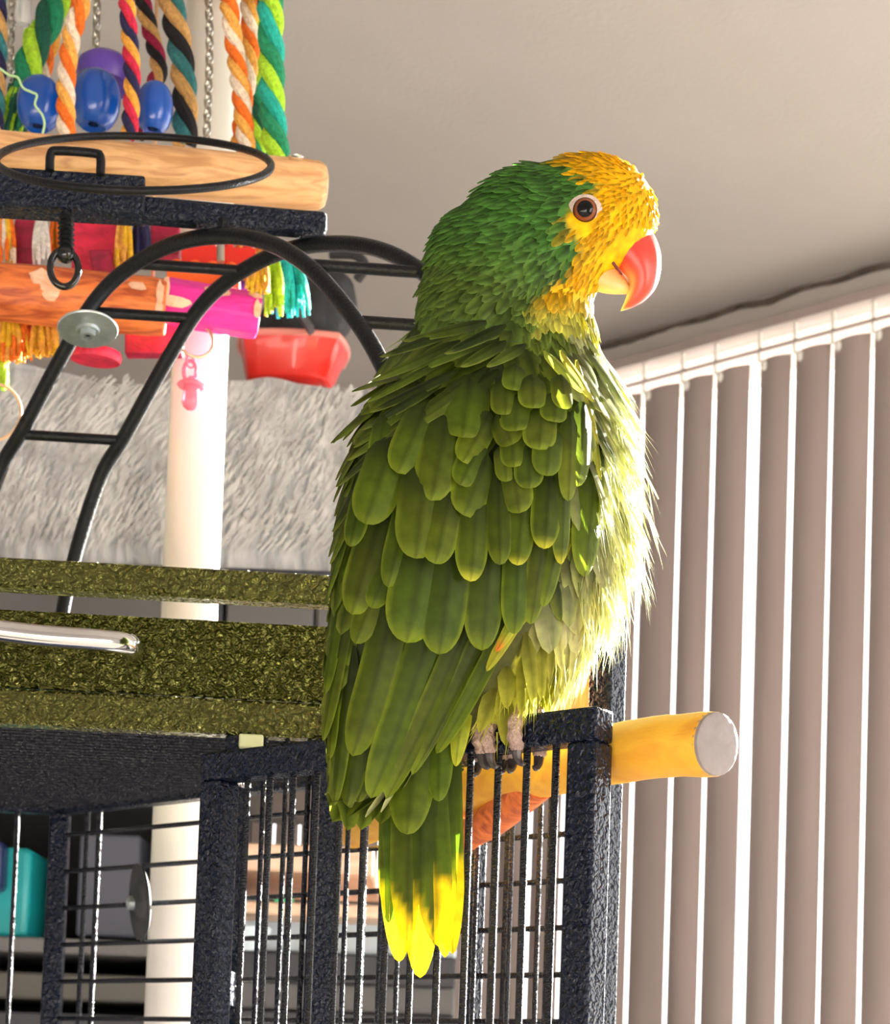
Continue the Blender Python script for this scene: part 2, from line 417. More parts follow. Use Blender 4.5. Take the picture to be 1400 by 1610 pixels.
# wires of the walls
wire_me = MB().tube([V((0, 0, 0)), V((0, 0, 1))], .0017, 8).mesh('wire')
wire_me.materials.append(MT['wire'])
def wire(a, b, parent, rad=.0017):
    o = bpy.data.objects.new('wire', wire_me); col.objects.link(o); o.parent = parent
    d = b-a; o.location = a-root_loc(parent); o.rotation_mode = 'QUATERNION'
    o.rotation_quaternion = d.to_track_quat('Z', 'Y'); o.scale = (rad/.0017, rad/.0017, d.length)
    return o
# side wall: level wires and a few uprights
L_side = (P_C-P_F).length
z = z_t0-.018
while z > .75:
    wire(on(P_F, z), on(P_C, z), cage, .0019); z -= .0292
for px, r in ((128, .0022), (147, .0022), (793, .0020), (860, .0020)):
    p = side(px, 1500); wire(on(p, ZB), on(p, z_t0+.004), cage, r)
p = side(743, 1500); post(p, ZB, z_t0, dirv=rw, w_=.011)
# back wall uprights
for i in range(1, 12):
    p = P_C-XF*(.034*i); wire(on(p, ZB), on(p, z_t0+.004), cage, .002)
for z in (1.0, .8, .6): wire(on(P_C, z), on(BL, z), cage)
# front wall uprights between the posts
for px in (548, 576, 604, 632, 752, 778, 806, 850, 893, 482, 447, 412):
    p = front(px, 1300); wire(on(p, ZB), on(p, z_t0+.004), cage, .0016)

# ---- door
DL = at(347, 1208, 1.045); DR = at(929, 1142, .885)
zd = (DL.z+DR.z)/2; DL.z = DR.z = zd
dd = (DR-DL).normalized(); dn = V((-dd.y, dd.x, 0))
dn = dn if dn.y > 0 else -dn                    # pointing away from the camera
BT = .0165
zlow = .72
mb = MB()
mb.beam(DL, DR, BT, BT, ext=BT/2)
door = mb.build('door', MT['hammer'], cage, .0018); door['label'] = 'open wire door of the cage, the parrot perching on its top bar'
for p in (DL, DR):
    mb = MB().box(V((p.x, p.y, (zd+zlow)/2-BT/4)), dd*BT/2, dn*BT/2, Z*((zd-zlow)/2-BT/4)); mb.build('door_post', MT['hammer'], door, .0018)
mb = MB().beam(on(DL, zlow), on(DR, zlow), BT, BT, ext=BT/2); mb.build('bottom_bar', MT['hammer'], door, .0018)
def dpl(px, py): return at_plane(px, py, DL, dn)
s0 = (dpl(739, 1250)-DL).dot(dd); s1 = (dpl(873, 1250)-DL).dot(dd); ds = (s1-s0)/3
k = s1
while k > .012:
    p = DL+dd*k; wire(on(p, zlow), on(p, zd), door, .0019); k -= ds
# hinge barrels joining the door to the front post
fp = front(370, 1300)
for z in (1.05, .85):
    MB().tube([on((DL+fp)/2, z-.02), on((DL+fp)/2, z+.02)], .006, 12).build('hinge', MT['hammer'], door)
    MB().beam(on(DL, z), on(fp, z), .012, .02).build('hinge_leaf', MT['hammer'], door)

# ---- natural branch perch running through the cage front
pc = [at(1125, 1170, .855), at(1010, 1178, .892), at(850, 1212, .985), at(735, 1246, 1.075), at(640, 1270, 1.16), at(556, 1302, 1.25)]
zz = [.0148, .0150, .0148, .0145, .0150, .014]
perch = empty('wooden_perch', pc[-1]-Z*.015, 'thick yellow wooden perch with a sawn end poking out past the cage door', 'perch')
pp = spline(pc, 6); m_ = len(pp)
rr = [lerp(.0152, .0140, i/(m_-1))+.0006*noise.noise(V((i*.5, 0, 0))) for i in range(m_)]
MB().tube(pp, rr, 22).build('branch', MT['perch'], perch)
ax = (pp[0]-pp[1]).normalized()
MB().lathe(pp[0], ax, [(-.001, .0152), (.0016, .0148), (.0026, .0135), (.0024, .006), (.0018, .001), (.0018, 0)], 24).build('sawn_end', MT['perch_end'], perch)
# a stub of side branch below
MB().tube(spline([pp[12]-Z*.006, pp[15]-Z*.018, pp[18]-Z*.026, pp[20]-Z*.030], 5), [.010]*8+[.009]*8, 14).build('side_knot', MT['log_orange'], perch)

# ---- wooden block against the corner post
hx, hz = .0120, .0165
c_ = front(893, 1075); c_.z = z_t1+hz+.0055
mb = MB()
poly = []
for i in range(14):
    zz_ = -hz+2*hz*i/13; poly.append((-hx+.0016*noise.noise(V((i*.9, 2, 0)))+.002*math.sin(i*1.7)*.5, zz_))
pts = [(hx, -hz-.006)]+[(hx, hz)]+[(a, b) for a, b in reversed(poly)]+[(-hx, -hz-.006)]
nnp = len(pts)
mb.add([c_+XF*a+Z*b-nn*.008 for a, b in pts]+[c_+XF*a+Z*b+nn*.008 for a, b in pts],
       [tuple(range(nnp)), tuple(range(2*nnp-1, nnp-1, -1))]+[(i, nnp+i, nnp+(i+1) % nnp, (i+1) % nnp) for i in range(nnp)])
blk = solo(mb, 'chew_block', MT['wood_block'], 'brown wooden chew block with a gnawed edge beside the cage corner post', 'chew toy')

# ---- arched ladder on the tray
AP = at(370, 370, 1.2)
def arch(px, py): return at_plane(px, py, AP, rn)
ctrl = [(-78, 1080), (-52, 920), (-5, 752), (38, 672), (100, 555), (150, 472), (205, 420), (275, 383), (350, 371), (420, 381), (482, 416), (540, 478), (592, 556), (628, 650), (650, 780), (662, 960)]
a1 = [arch(*c) for c in ctrl]
a1[0].z = z_p1-.002; a1[-1].z = z_p1-.002
curve = spline(a1, 8)
TV = None
# rung vector along the cage front: from arch one to arch two
r1 = arch(35, 690); q = at_plane(195, 705, r1, V((-XF.y, XF.x, 0))); TV = XF*((q-r1).dot(XF))
MB().tube(curve, .0054, 12).build('ladder_hoop', MT['hoop'], cage)
MB().tube([c+TV for c in curve], .0054, 12).build('ladder_hoop', MT['hoop'], cage)
def nearest_on(px, py):
    return min(curve, key=lambda c: (proj(c)[0]-px)**2+(proj(c)[1]-py)**2)
for px, py in ((35, 690), (140, 488), (215, 412), (560, 505), (480, 416), (648, 770)):
    p = nearest_on(px, py); MB().tube([p, p+TV], .0038, 10).build('rung', MT['hoop'], cage)
# zinc fender washer with its nut on the hoop
wp = arch(143, 528)-V((0, .012, 0))
wax = V((.10, -.22, -.97)).normalized()
washer = empty('fender_washer', wp, 'round zinc washer bolted on the arched ladder', 'washer')
MB().lathe(wp, wax, [(-.0010, 0), (-.0010, .0210), (0, .0216), (.0010, .0210), (.0010, .0085), (.0030, .0078), (.0030, 0)], 32).build('disc', MT['zinc'], washer)
MB().lathe(wp+wax*.003, wax, [(0, .0062), (.004, .0058), (.004, .0035), (.0015, .003), (.0015, 0)], 6).build('nut', MT['zinc'], washer)
MB().tube([wp-wax*.012, wp+wax*.005], .0022, 10).build('bolt', MT['hoop'], washer)
# the same washer on the side wall
wp = side(226, 1420)-rn*.004; wax = (rn*-.45+rw*.9+Z*-.05).normalized(); wax = V((-.90, -.38, -.10)).normalized()
washer = empty('fender_washer', wp, 'dark dished metal washer clamped on the level wires of the cage side', 'washer')
MB().lathe(wp, wax, [(-.003, 0), (-.003, .024), (-.0005, .030), (.001, .0298), (-.001, .022), (.003, .012), (.005, .008), (.005, 0)], 32).build('disc', plain('dark_zinc', (.035, .04, .045), .35, .5), washer)
MB().lathe(wp+wax*.004, wax, [(0, .006), (.005, .0055), (.006, .003), (.006, 0)], 10).build('nut', MT['zinc'], washer)

# ---- top beam on the hoops with its sleeve, ring and dowel
top = curve[8*8]            # near the arch top
bz = 1.2
beamA = at(-60, 306, 1.195); beamB = at(512, 358, 1.235)
beam_d = (beamB-beamA).normalized()
MB().beam(at(120, 322, 1.208), at(513, 356, 1.232), .016, .0150).build('top_beam', MT['hammer'], cage, .003)
MB().beam(at(-60, 300, 1.196), at(229, 317, 1.214), .024, .0255).build('beam_sleeve', MT['hammer'], cage, .002)
# rod joining the beam and the hoops
for f in (0,):
    p = curve[64]+TV*f; MB().tube([p-Z*.001, p+Z*.012], .0035, 8).build('beam_bolt', MT['hoop'], cage)
# staple-shaped loop on the sleeve
st = [at(78, 268, 1.19), at(80, 242, 1.19), at(92, 237, 1.19), at(148, 241, 1.19), at(158, 248, 1.19), at(158, 275, 1.19)]
MB().tube(spline(st, 4), .0030, 10).build('staple', MT['hoop'], cage)
# bowl ring, slightly tipped
rc = at(213, 254, 1.17); e1 = (at(428, 258, 1.19)-at(-2, 250, 1.16))/2; e2 = (at(213, 211, 1.24)-at(213, 297, 1.09))/2
ring = [rc+e1*math.cos(2*math.pi*i/64)+e2*math.sin(2*math.pi*i/64) for i in range(64)]
tag(MB().tube(ring, .0026, 10, closed=True).build('bowl_ring', MT['hoop']), 'empty black wire bowl ring held in front of the thick dowel', 'ring')
# dowel perch across the top
da = at(-90, 236, 1.245); db = at(489, 291, 1.285)
dw = empty('dowel_perch', da, 'thick pale wooden dowel lying along the black top beam', 'perch')
dax = (db-da).normalized()
L_ = (db-da).length
MB().lathe(da, dax, [(0, 0), (0, .0165), (L_-.004, .0172), (L_+.006, .0165), (L_+.0105, .0135), (L_+.012, .008), (L_+.012, 0)], 28).build('rod', MT['dowel'], dw)
MB().ellipsoid(at(466, 249, 1.27), V((.006, 0, 0)), V((0, .006, 0)), V((0, 0, .0025)), 14, 8).build('screw_head', MT['chrome'], dw)
# swivel eye hook under the sleeve
hk = empty('swivel_hook', at(103, 455, 1.2), 'black swivel eye hook with a threaded shank hanging under the sleeve', 'hook')
mb = MB()
for i in range(7): mb.lathe(at(104, 344+i*8, 1.2), Z, [(-.0014, .0040), (0, .0058), (.0014, .0040)], 12)
mb.tube([at(104, 335, 1.2), at(102, 402, 1.2)], .0038, 10); mb.build('shank', MT['hoop'], hk)
ec = at(101, 422, 1.2)
eye = [ec+V((math.cos(t)*.0090, .002*math.cos(t), math.sin(t)*.0125)) for t in [2*math.pi*i/28 for i in range(28)]]
MB().tube(eye, .0024, 10, closed=True).build('eye', plain('glossy_black_steel', (.01, .01, .012), .12, .3, .8), hk)
MB().ellipsoid(at(103, 400, 1.2), V((.0062, 0, 0)), V((0, .006, 0)), V((0, 0, .006)), 12, 8).build('swivel', plain('glossy_black_steel_b', (.01, .01, .012), .12, .3, .8), hk)

# ================================================================== play stand behind, with its toys
YP = 1.55
stand = empty('play_stand', at(268, 1690, YP)*1, 'white plastic pipe play stand behind the cage', 'play stand')
pb_ = at(278, 1450, YP); pt_ = at(335, 60, YP)
pdv = (pt_-pb_).normalized(); pbase = pb_-pdv*(pb_.z/pdv.z); ptop = pt_+pdv*.075
stand.location = pbase
MB().tube([pbase, ptop], .0238, 32).build('pole', MT['pvc'], stand)
cb = ptop+Z*.01
MB().tube([cb-V((.36, .05, 0)), cb+V((.16, .02, 0))], .0175, 24).build('cross_pipe', MT['pvc'], stand)
MB().lathe(pbase, Z, [(0, 0), (0, .11), (.02, .11), (.03, .05), (.06, .03)], 32).build('base_plate', MT['pvc'], stand)

YT = 1.44
ztop = cb.z
PR = .0175                              # radius of the cross pipe
def anchor(px, lane, r):                # where a rope or chain is tied: against the pipe's front ('F') or under it ('B')
    t = (at(px, -80, cb.y).x-(cb.x-.36))/.52; c = (cb-V((.36, .05, 0))).lerp(cb+V((.16, .02, 0)), t)
    return c-V((0, PR+r*.9, 0)) if lane == 'F' else c-Z*(PR+r*.9)
def rope(pts, cols, dia_px, label, tie, lane, Y=YT, grp='twisted cotton ropes on the play stand'):
    P = [at(px, py, Y) for px, py in pts]
    top_ = anchor(tie, lane, dia_px/2*Y/F)
    path = spline([top_]+P, 10)
    # resample finely
    L = sum((path[i+1]-path[i]).length for i in range(len(path)-1))
    R = dia_px/2*Y/F; n = max(30, int(L/.0028)); fine = []
    acc = [0]
    for i in range(len(path)-1): acc.append(acc[-1]+(path[i+1]-path[i]).length)
    j = 0
    for i in range(n+1):
        s = L*i/n
        while j < len(path)-2 and acc[j+1] < s: j += 1
        t = (s-acc[j])/max(1e-9, acc[j+1]-acc[j]); fine.append(path[j].lerp(path[j+1], t))
    root = empty('twisted_rope', P[-1], label, 'rope', grp)
    lay = R*6.0; ns = len(cols)
    for k, cname in enumerate(cols):
        pts_ = []
        for i, p in enumerate(fine):
            s = L*i/n; ang = 2*math.pi*(s/lay)+2*math.pi*k/ns
            T = (fine[min(i+1, n)]-fine[max(i-1, 0)]).normalized()
            a = T.cross(V((0, 1, 0))).normalized(); b = T.cross(a)
            pts_.append(p+(a*math.cos(ang)-b*math.sin(ang))*R*.52)
        MB().tube(pts_, R*.56, 8).build('strand', ropemat(cname), root)
    return root
RC = {'orange': (.95, .17, .01), 'ltorange': (.95, .42, .08), 'cream': (.88, .70, .55), 'lime': (.42, .75, .03), 'green': (.01, .26, .12), 'dkgreen': (.005, .10, .06),
      'teal': (.01, .42, .33), 'navy': (.012, .012, .07), 'red': (.62, .015, .06), 'gold': (.85, .38, .05), 'black': (.01, .01, .014), 'tan': (.62, .36, .12), 'dkteal': (.03, .20, .22),
      'yellow': (.95, .50, .02), 'aqua': (.02, .60, .60), 'white': (.82, .78, .74), 'crimson': (.35, .01, .06)}
RM = {}
def ropemat(c):
    if c not in RM: RM[c] = plain('cotton_'+c, RC[c], .85, var=.25, scale=300, bump=.5, bscale=700)
    return RM[c]
rope([(88, -10), (52, 80), (28, 175), (14, 215)], ['dkgreen', 'green', 'lime'], 46, 'dark green and lime twisted rope slanting beside an orange one', 85, 'F', Y=1.485)
rope([(104, -10), (72, 80), (60, 140), (50, 200)], ['orange', 'gold', 'cream'], 34, 'orange and gold rope tucked behind the lime rope', 106, 'B', Y=1.52)
rope([(128, -10), (112, 60), (104, 130), (104, 215)], ['orange', 'ltorange', 'cream'], 30, 'orange and cream rope hanging between two blue beads', 130, 'F', Y=1.395)
rope([(198, -10), (204, 60), (208, 130), (203, 215)], ['navy', 'red', 'gold'], 27, 'navy red and gold rope hanging between two blue beads', 196, 'F', Y=1.395)
rope([(222, -10), (238, 55), (250, 110), (238, 145), (226, 215)], ['black', 'crimson', 'tan'], 27, 'black crimson and tan rope looping behind a blue bead', 226, 'B', Y=1.475)
rope([(268, -10), (282, 70), (290, 140), (291, 225)], ['black', 'tan', 'dkteal'], 40, 'black tan and dark teal rope beside the white pole', 270, 'F', Y=1.455)
rope([(358, -10), (370, 80), (380, 160), (388, 235)], ['orange', 'cream', 'ltorange'], 30, 'orange and cream rope crossing in front of the white pole', 352, 'F', Y=1.395)
rope([(390, -10), (394, 60), (392, 110), (382, 170), (376, 230)], ['orange', 'cream', 'ltorange'], 28, 'second orange rope tucked behind the orange and cream one', 392, 'B', Y=1.43)
rope([(425, -10), (427, 90), (428, 170), (436, 255)], ['teal', 'lime', 'green'], 42, 'bright green and lime rope at the end of the row', 430, 'F', Y=1.395)
rope([(416, -10), (412, 90), (408, 160), (404, 245)], ['green', 'lime', 'dkgreen'], 28, 'dark green rope half hidden behind the bright green one', 430, 'B', Y=1.505)
rope([(-6, -10), (-4, 90), (-10, 215)], ['dkteal', 'tan', 'navy'], 30, 'dark teal and tan rope beside the clear drop bead', -8, 'B', Y=1.44)
# loose lime thread
th = [(0, 108), (14, 118), (28, 122), (36, 138), (50, 145), (58, 150), (55, 165), (66, 180), (70, 195), (67, 210)]
tag(MB().tube(spline([at(x, y, YT-.055) for x, y in th], 4), .0009, 6).build('loose_thread', plain('pale_thread', (.45, .70, .35), .8)), 'pale loose thread dangling over the blue bead', 'thread')
# frayed green tuft
def tassel(x, y0, y1, wpx, cname, label, Y=YT, n=26, name='rope_tassel', x1=None, cols=None):
    root = empty(name, at(x, y0, Y), label, 'tassel', 'frayed rope ends under the beam')
    cl = cols or [cname]
    for ci, cn in enumerate(cl):
        mb = MB()
        for i in range(n):
            u = random.uniform(-1, 1); e = random.uniform(.8, 1.06); xx = x1 if x1 is not None else x
            p0 = at(x+u*wpx*.28, y0, Y+random.uniform(-.004, .004)); p2 = at(xx+u*wpx*.55+random.uniform(-3, 3), lerp(y0, y1, e), Y+random.uniform(-.009, .009))
            p1 = at((x+xx)/2+u*wpx*.5, lerp(y0, y1, .45), Y+random.uniform(-.008, .008))
            mb.tube(spline([p0, p1, p2], 3), [.0016, .0018, .0019, .0019, .0018, .0016, .0012], 5)
        o = mb.build('threads', ropemat(cn), root); o['kind'] = 'stuff'
    mb = MB(); mb.lathe(at(x, y0, Y)-Z*.003, Z, [(0, wpx*.20*Y/F), (.004, wpx*.24*Y/F), (.008, wpx*.2*Y/F), (.008, 0)], 12); mb.build('binding', ropemat(cl[0]), root)
    return root
tassel(30, 138, 207, 38, 'green', 'frayed green tuft of rope beside the blue bead', Y=1.470, cols=['green', 'lime', 'dkgreen'], n=14, x1=14)
# beads
def bead(px, py, rx, ry, label, mat='blue_bead', Y=YT):
    c = at(px, py, Y); k = Y/F; mb = MB(); n = 10; prof = []
    for i in range(n+1):
        a = math.pi*(.12+.76*i/n); prof.append((-math.cos(a)*ry*k, math.sin(a)**.7*rx*k))
    prof = [(prof[0][0]+.002, .004)]+prof+[(prof[-1][0]-.002, .004)]
    mb.lathe(c, V((.04, 0, 1)), prof, 28)
    return solo(mb, 'wooden_bead', MT[mat], label, 'bead', 'blue beads on the rope toy')
bead(62, 164, 36, 44, 'blue bead with a pale thread hanging over it')
bead(150, 158, 41, 48, 'biggest blue bead, under the purple disc', Y=YT-.01)
bead(243, 170, 30, 42, 'smallest blue bead, below the black crimson and tan rope', Y=YT-.015)
mb = MB().lathe(at(168, 112, 1.485), V((.1, 0, 1)), [(-.012, 0), (-.012, .022), (-.004, .025), (.004, .024), (.010, .018), (.012, 0)], 26)
solo(mb, 'purple_cup', MT['purple'], 'translucent purple disc above the biggest blue bead', 'toy')
mb = MB().lathe(at(37, 15, YT-.02), Z, [(-.013, 0), (-.0125, .005), (-.008, .0075), (.002, .0065), (.012, .005), (.02, .004)], 16)
mb.tube(spline([at(37, -18, YT-.02), at(40, -50, YT+.02), anchor(46, 'B', .001)], 5), .001, 6)
solo(mb, 'clear_bead', MT['clear'], 'clear plastic drop bead hanging at the top', 'bead')
# chains
def chain(pts, label, Y, lane='B'):
    P = spline([anchor(pts[0][0], lane, .0045)]+[at(x, y, Y) for x, y in pts], 12)
    root = empty('steel_chain', P[-1], label, 'chain', 'steel chains on the play stand')
    step = .0062; acc = 0; last = P[0]; k = 0; L = 0
    tot = sum((P[i+1]-P[i]).length for i in range(len(P)-1)); N = int(tot/step)
    acc = [0]
    for i in range(len(P)-1): acc.append(acc[-1]+(P[i+1]-P[i]).length)
    j = 0
    for i in range(N+1):
        s = i*step
        while j < len(P)-2 and acc[j+1] < s: j += 1
        t = (s-acc[j])/(acc[j+1]-acc[j]); c = P[j].lerp(P[j+1], t); T = (P[j+1]-P[j]).normalized()
        a = (T.cross(V((0, 1, 0)))).normalized(); b = T.cross(a)
        sd2 = (a*.9+b*.45).normalized() if i % 2 == 0 else (b*.9-a*.45).normalized()
        lk = [c+T*(.0044*math.cos(q)+(.0012 if math.cos(q) > 0 else -.0012))+sd2*.0032*math.sin(q) for q in [2*math.pi*m/12 for m in range(12)]]
        MB().tube(lk, .0009, 5, closed=True).build('link', MT['chain'], root)
chain([(328, -10), (330, 70), (328, 140), (325, 225)], 'steel chain hanging in front of the white pole', 1.50, 'F')
chain([(152, -10), (152, 50), (148, 98)], 'steel chain ending above the purple disc', 1.485)
chain([(18, -10), (17, 70), (16, 120)], 'steel chain hanging close by the clear drop bead', YT+.02)

# ---- hanging wooden chew blocks under the beam
def log(pa, pb, r, mat, name, label, sides=10, jag=.0018, chips=0, chipspots=()):
    d = (pb-pa); L = d.length; d.normalize(); a = d.cross(Z).normalized(); b = a.cross(d)
    root = empty(name, (pa+pb)/2-Z*r, label, 'chew toy', 'dyed wooden chew blocks under the beam')
    mb = MB(); rows_ = 12; vs_ = []
    for i in range(rows_+1):
        t = i/rows_
        for k in range(sides):
            th = 2*math.pi*(k+.5)/sides; rad = r*(1+.06*noise.noise(V((t*5, k*1.7, r*100))))
            end = 0
            if i == 0: rad *= .93
            if i == rows_: rad *= .93; end = jag*noise.noise(V((k*2.3, 5, 1)))*2
            vs_.append(pa+d*(L*t+end)+(a*math.cos(th)+b*math.sin(th))*rad)
    fs = [(i*sides+k, i*sides+(k+1) % sides, (i+1)*sides+(k+1) % sides, (i+1)*sides+k) for i in range(rows_) for k in range(sides)]
    fs += [tuple(range(sides-1, -1, -1)), tuple(rows_*sides+k for k in range(sides))]
    mb.add(vs_, fs); mb.build('wood', MT[mat], root, .0015)
    for (t, th, sx, sy) in chipspots:
        c = pa+d*L*t+(a*math.cos(th)+b*math.sin(th))*r*.985; nrm = (a*math.cos(th)+b*math.sin(th)); tg = d.cross(nrm)
        q = MB(); m = 11; ring_ = []
        for i in range(m):
            an = 2*math.pi*i/m; rr_ = 1+.45*noise.noise(V((i*1.9, sx*999, t*9))); ring_.append(c+d*sx*math.cos(an)*rr_+tg*sy*math.sin(an)*rr_+nrm*.0002)
        q.add([c+nrm*.0012]+ring_, [(0, 1+i, 1+(i+1) % m) for i in range(m)]); q.build('chewed_patch', MT['bare_wood'], root)
    return root
# camera side of the log is the direction -Y: find the angle for it inside log(): a = d x Z points to -Y for d along +X
log(at(-60, 452, 1.40), at(262, 485, 1.42), .0225, 'log_orange', 'wooden_log', 'rough orange dyed log under the top beam', 12, chipspots=[(.40, .25, .009, .008), (.44, -.15, .008, .009), (.86, .3, .007, .004), (.97, .1, .003, .010), (.97, -.5, .003, .008)])
log(at(256, 472, 1.425), at(408, 498, 1.44), .0185, 'log_pink', 'wooden_log', 'hot pink dyed block joined end to end with the orange log', 8, chipspots=[(.1, -.35, .016, .004), (.55, .45, .010, .005), (.93, .6, .006, .004), (.96, -.1, .003, .007), (.02, .2, .003, .01)])
def blockpx(x0, y0, x1, y1, mat, label, Y=YT, th=.012, skew=0, name='wooden_block'):
    p = [at(x0+skew, y0, Y), at(x1+skew, y0, Y), at(x1, y1, Y), at(x0, y1, Y)]
    o = V((0, th, 0)); mb = MB(); mb.add(p+[q+o for q in p], [(0, 1, 2, 3), (7, 6, 5, 4), (0, 4, 5, 1), (1, 5, 6, 2), (2, 6, 7, 3), (3, 7, 4, 0)])
    return solo(mb, name, MT[mat], label, 'chew toy', 'dyed wooden chew blocks under the beam', .0015)
blockpx(12, 326, 58, 418, 'log_crimson', 'crimson slanted block behind the swivel hook, resting on the orange log', YT+.01, skew=14)
blockpx(112, 335, 184, 425, 'log_red', 'bright red block with a dark notch beside the swivel hook', YT+.012)
blockpx(146, 392, 182, 430, 'log_crimson', 'small crimson wedge leaning on the orange log', YT-.005, .008, skew=-8)
blockpx(236, 350, 282, 400, 'log_crimson', 'dark crimson block behind the arched ladder, above the orange log', YT+.03)
blockpx(32, 470, 56, 540, 'log_crimson', 'crimson peg poking out below the orange log', YT+.01, .010)
blockpx(196, 505, 286, 556, 'log_crimson', 'dark crimson block under the joint of the orange and pink logs', YT+.02, .012)
mb = MB().lathe(at(150, 560, YT+.02), V((.05, -.1, 1)), [(-.004, 0), (-.004, .020), (0, .0215), (.004, .020), (.004, 0)], 26)
solo(mb, 'wooden_disc', MT['log_red'], 'thin red disc hanging under the zinc washer', 'chew toy')
# tassels under the beam
tassel(196, 338, 424, 26, 'yellow', 'orange yellow tassel against the red block', cols=['yellow', 'ltorange'], n=12)
tassel(90, 335, 408, 20, 'orange', 'orange tassel behind the swivel hook', Y=YT+.02, cols=['orange', 'yellow'], n=10)
tassel(5, 330, 420, 34, 'yellow', 'yellow tassel beside the crimson slanted block', Y=YT, cols=['yellow', 'orange', 'cream'], n=10)
tassel(65, 345, 415, 22, 'white', 'white tassel beside the crimson slanted block', Y=YT, n=14)
tassel(222, 340, 420, 26, 'navy', 'navy tassel behind the arched ladder', Y=YT+.01)
tassel(14, 488, 568, 62, 'yellow', 'fat orange yellow tassel below the orange log', Y=YT, cols=['yellow', 'ltorange', 'orange'], n=20)
tassel(70, 490, 560, 38, 'yellow', 'yellow tassel below the orange log, beside the crimson peg', Y=YT, cols=['yellow', 'gold'], n=18)
tassel(3, 548, 612, 16, 'lime', 'short lime tassel hanging under the fat orange one', Y=YT+.01, n=12)
tassel(452, 405, 496, 52, 'aqua', 'aqua tassel over the black bag', Y=1.462, n=34, x1=458)
tassel(430, 412, 494, 28, 'lime', 'lime tassel beside the aqua one', Y=1.437, cols=['lime'], n=20, x1=429)
tassel(408, 408, 462, 32, 'ltorange', 'orange tassel beside the lime one', Y=1.405, cols=['ltorange', 'yellow'], n=14, x1=405)
tassel(394, 378, 440, 60, 'ltorange', 'wide peach tassel under the top beam', Y=1.492, cols=['ltorange', 'cream', 'orange'], n=18)
# studded toy bricks
def brick_toy(x0, y0, x1, y1, mat, label, studs, Y, up_=True):
    root = empty('studded_brick', at((x0+x1)/2, y1, Y), label, 'toy brick', 'studded toy bricks under the beam')
    p = [at(x0, y0, Y), at(x1, y0+6, Y), at(x1, y1+6, Y), at(x0, y1, Y)]; o = V((0, .016, 0)); mb = MB()
    mb.add(p+[q+o for q in p], [(0, 1, 2, 3), (7, 6, 5, 4), (0, 4, 5, 1), (1, 5, 6, 2), (2, 6, 7, 3), (3, 7, 4, 0)]); mb.build('brick', MT[mat], root, .0008)
    for i in range(studs):
        t = (i+.5)/studs; b_ = p[0].lerp(p[1], t)+V((0, .008, 0)); MB().lathe(b_-Z*.001, Z, [(0, .0042), (.0055, .0042), (.006, .0036), (.006, 0)], 14).build('stud', MT[mat], root)
brick_toy(285, 384, 402, 420, 'red_plastic', 'red studded toy brick above the orange one', 4, 1.455)
brick_toy(262, 412, 376, 446, 'orange_plastic', 'orange studded toy brick above the pink log', 4, 1.44)
mb = MB().lathe(at(330, 446, 1.466), V((1, 0, -.1)), [(-.034, 0), (-.034, .006), (.034, .006), (.034, 0)], 14)
solo(mb, 'purple_peg', MT['purple'], 'purple peg lying between the orange brick and the pink log', 'toy')
mb = MB().tube([at(347, 385, 1.43), at(347, 412, 1.43)], .0032, 10)
solo(mb, 'metal_pin', MT['chain'], 'grey metal pin through the red brick', 'pin')
# cord that carries the row of blocks, ring and pacifier
mb = MB().tube(spline([anchor(250, 'B', .001), at(246, 60, 1.525), at(244, 200, 1.525), at(240, 470, 1.50), at(240, 530, YT+.03)], 6), .0018, 6)
mb.build('hanging_cord', MT['tan_cord'], stand)
pr = at(308, 535, 1.43)
ring_ = [pr+V((.0135*math.cos(t), .004*math.cos(t), .0135*math.sin(t))) for t in [2*math.pi*i/28 for i in range(28)]]
tag(MB().tube(ring_, .0012, 8, closed=True).build('key_ring', MT['brass']), 'thin metal split ring below the pink log', 'ring')
pac = empty('toy_pacifier', at(301, 645, 1.43), 'small pink plastic pacifier charm hanging from the split ring', 'charm')
MB().lathe(at(301, 606, 1.43), Z, [(-.0018, 0), (-.0018, .010), (0, .0115), (.0018, .010), (.0018, 0)], 18).build('shield', MT['pink_plastic'], pac)
MB().lathe(at(301, 608, 1.43), -Z, [(0, .006), (.006, .0065), (.012, .0072), (.016, .006), (.0185, .003), (.019, 0)], 18).build('teat', MT['pink_plastic'], pac)
lp = at(299, 584, 1.43)
MB().tube([lp+V((.005*math.cos(t), 0, .0085*math.sin(t))) for t in [2*math.pi*i/20 for i in range(20)]], .0018, 8, closed=True).build('loop', MT['pink_plastic'], pac)
MB().lathe(at(301, 604, 1.43), Z, [(0, .006), (.004, .004), (.006, .0025)], 12).build('neck', MT['pink_plastic'], pac)
MB().tube([lp+V((.003*math.cos(t), .003*math.cos(t), .008+.005*math.sin(t))) for t in [2*math.pi*i/14 for i in range(14)]], .0010, 6, closed=True).build('link', MT['pink_plastic'], pac)
# tan hoop at the left edge
hc = at(-14, 648, YT)
tag(MB().tube([hc+V((.024*math.cos(t), 0, .0235*math.sin(t))) for t in [2*math.pi*i/32 for i in range(32)]], .0013, 8, closed=True).build('cane_hoop', MT['tan_cord']), 'thin tan cane hoop hanging under the lime tassel', 'hoop')

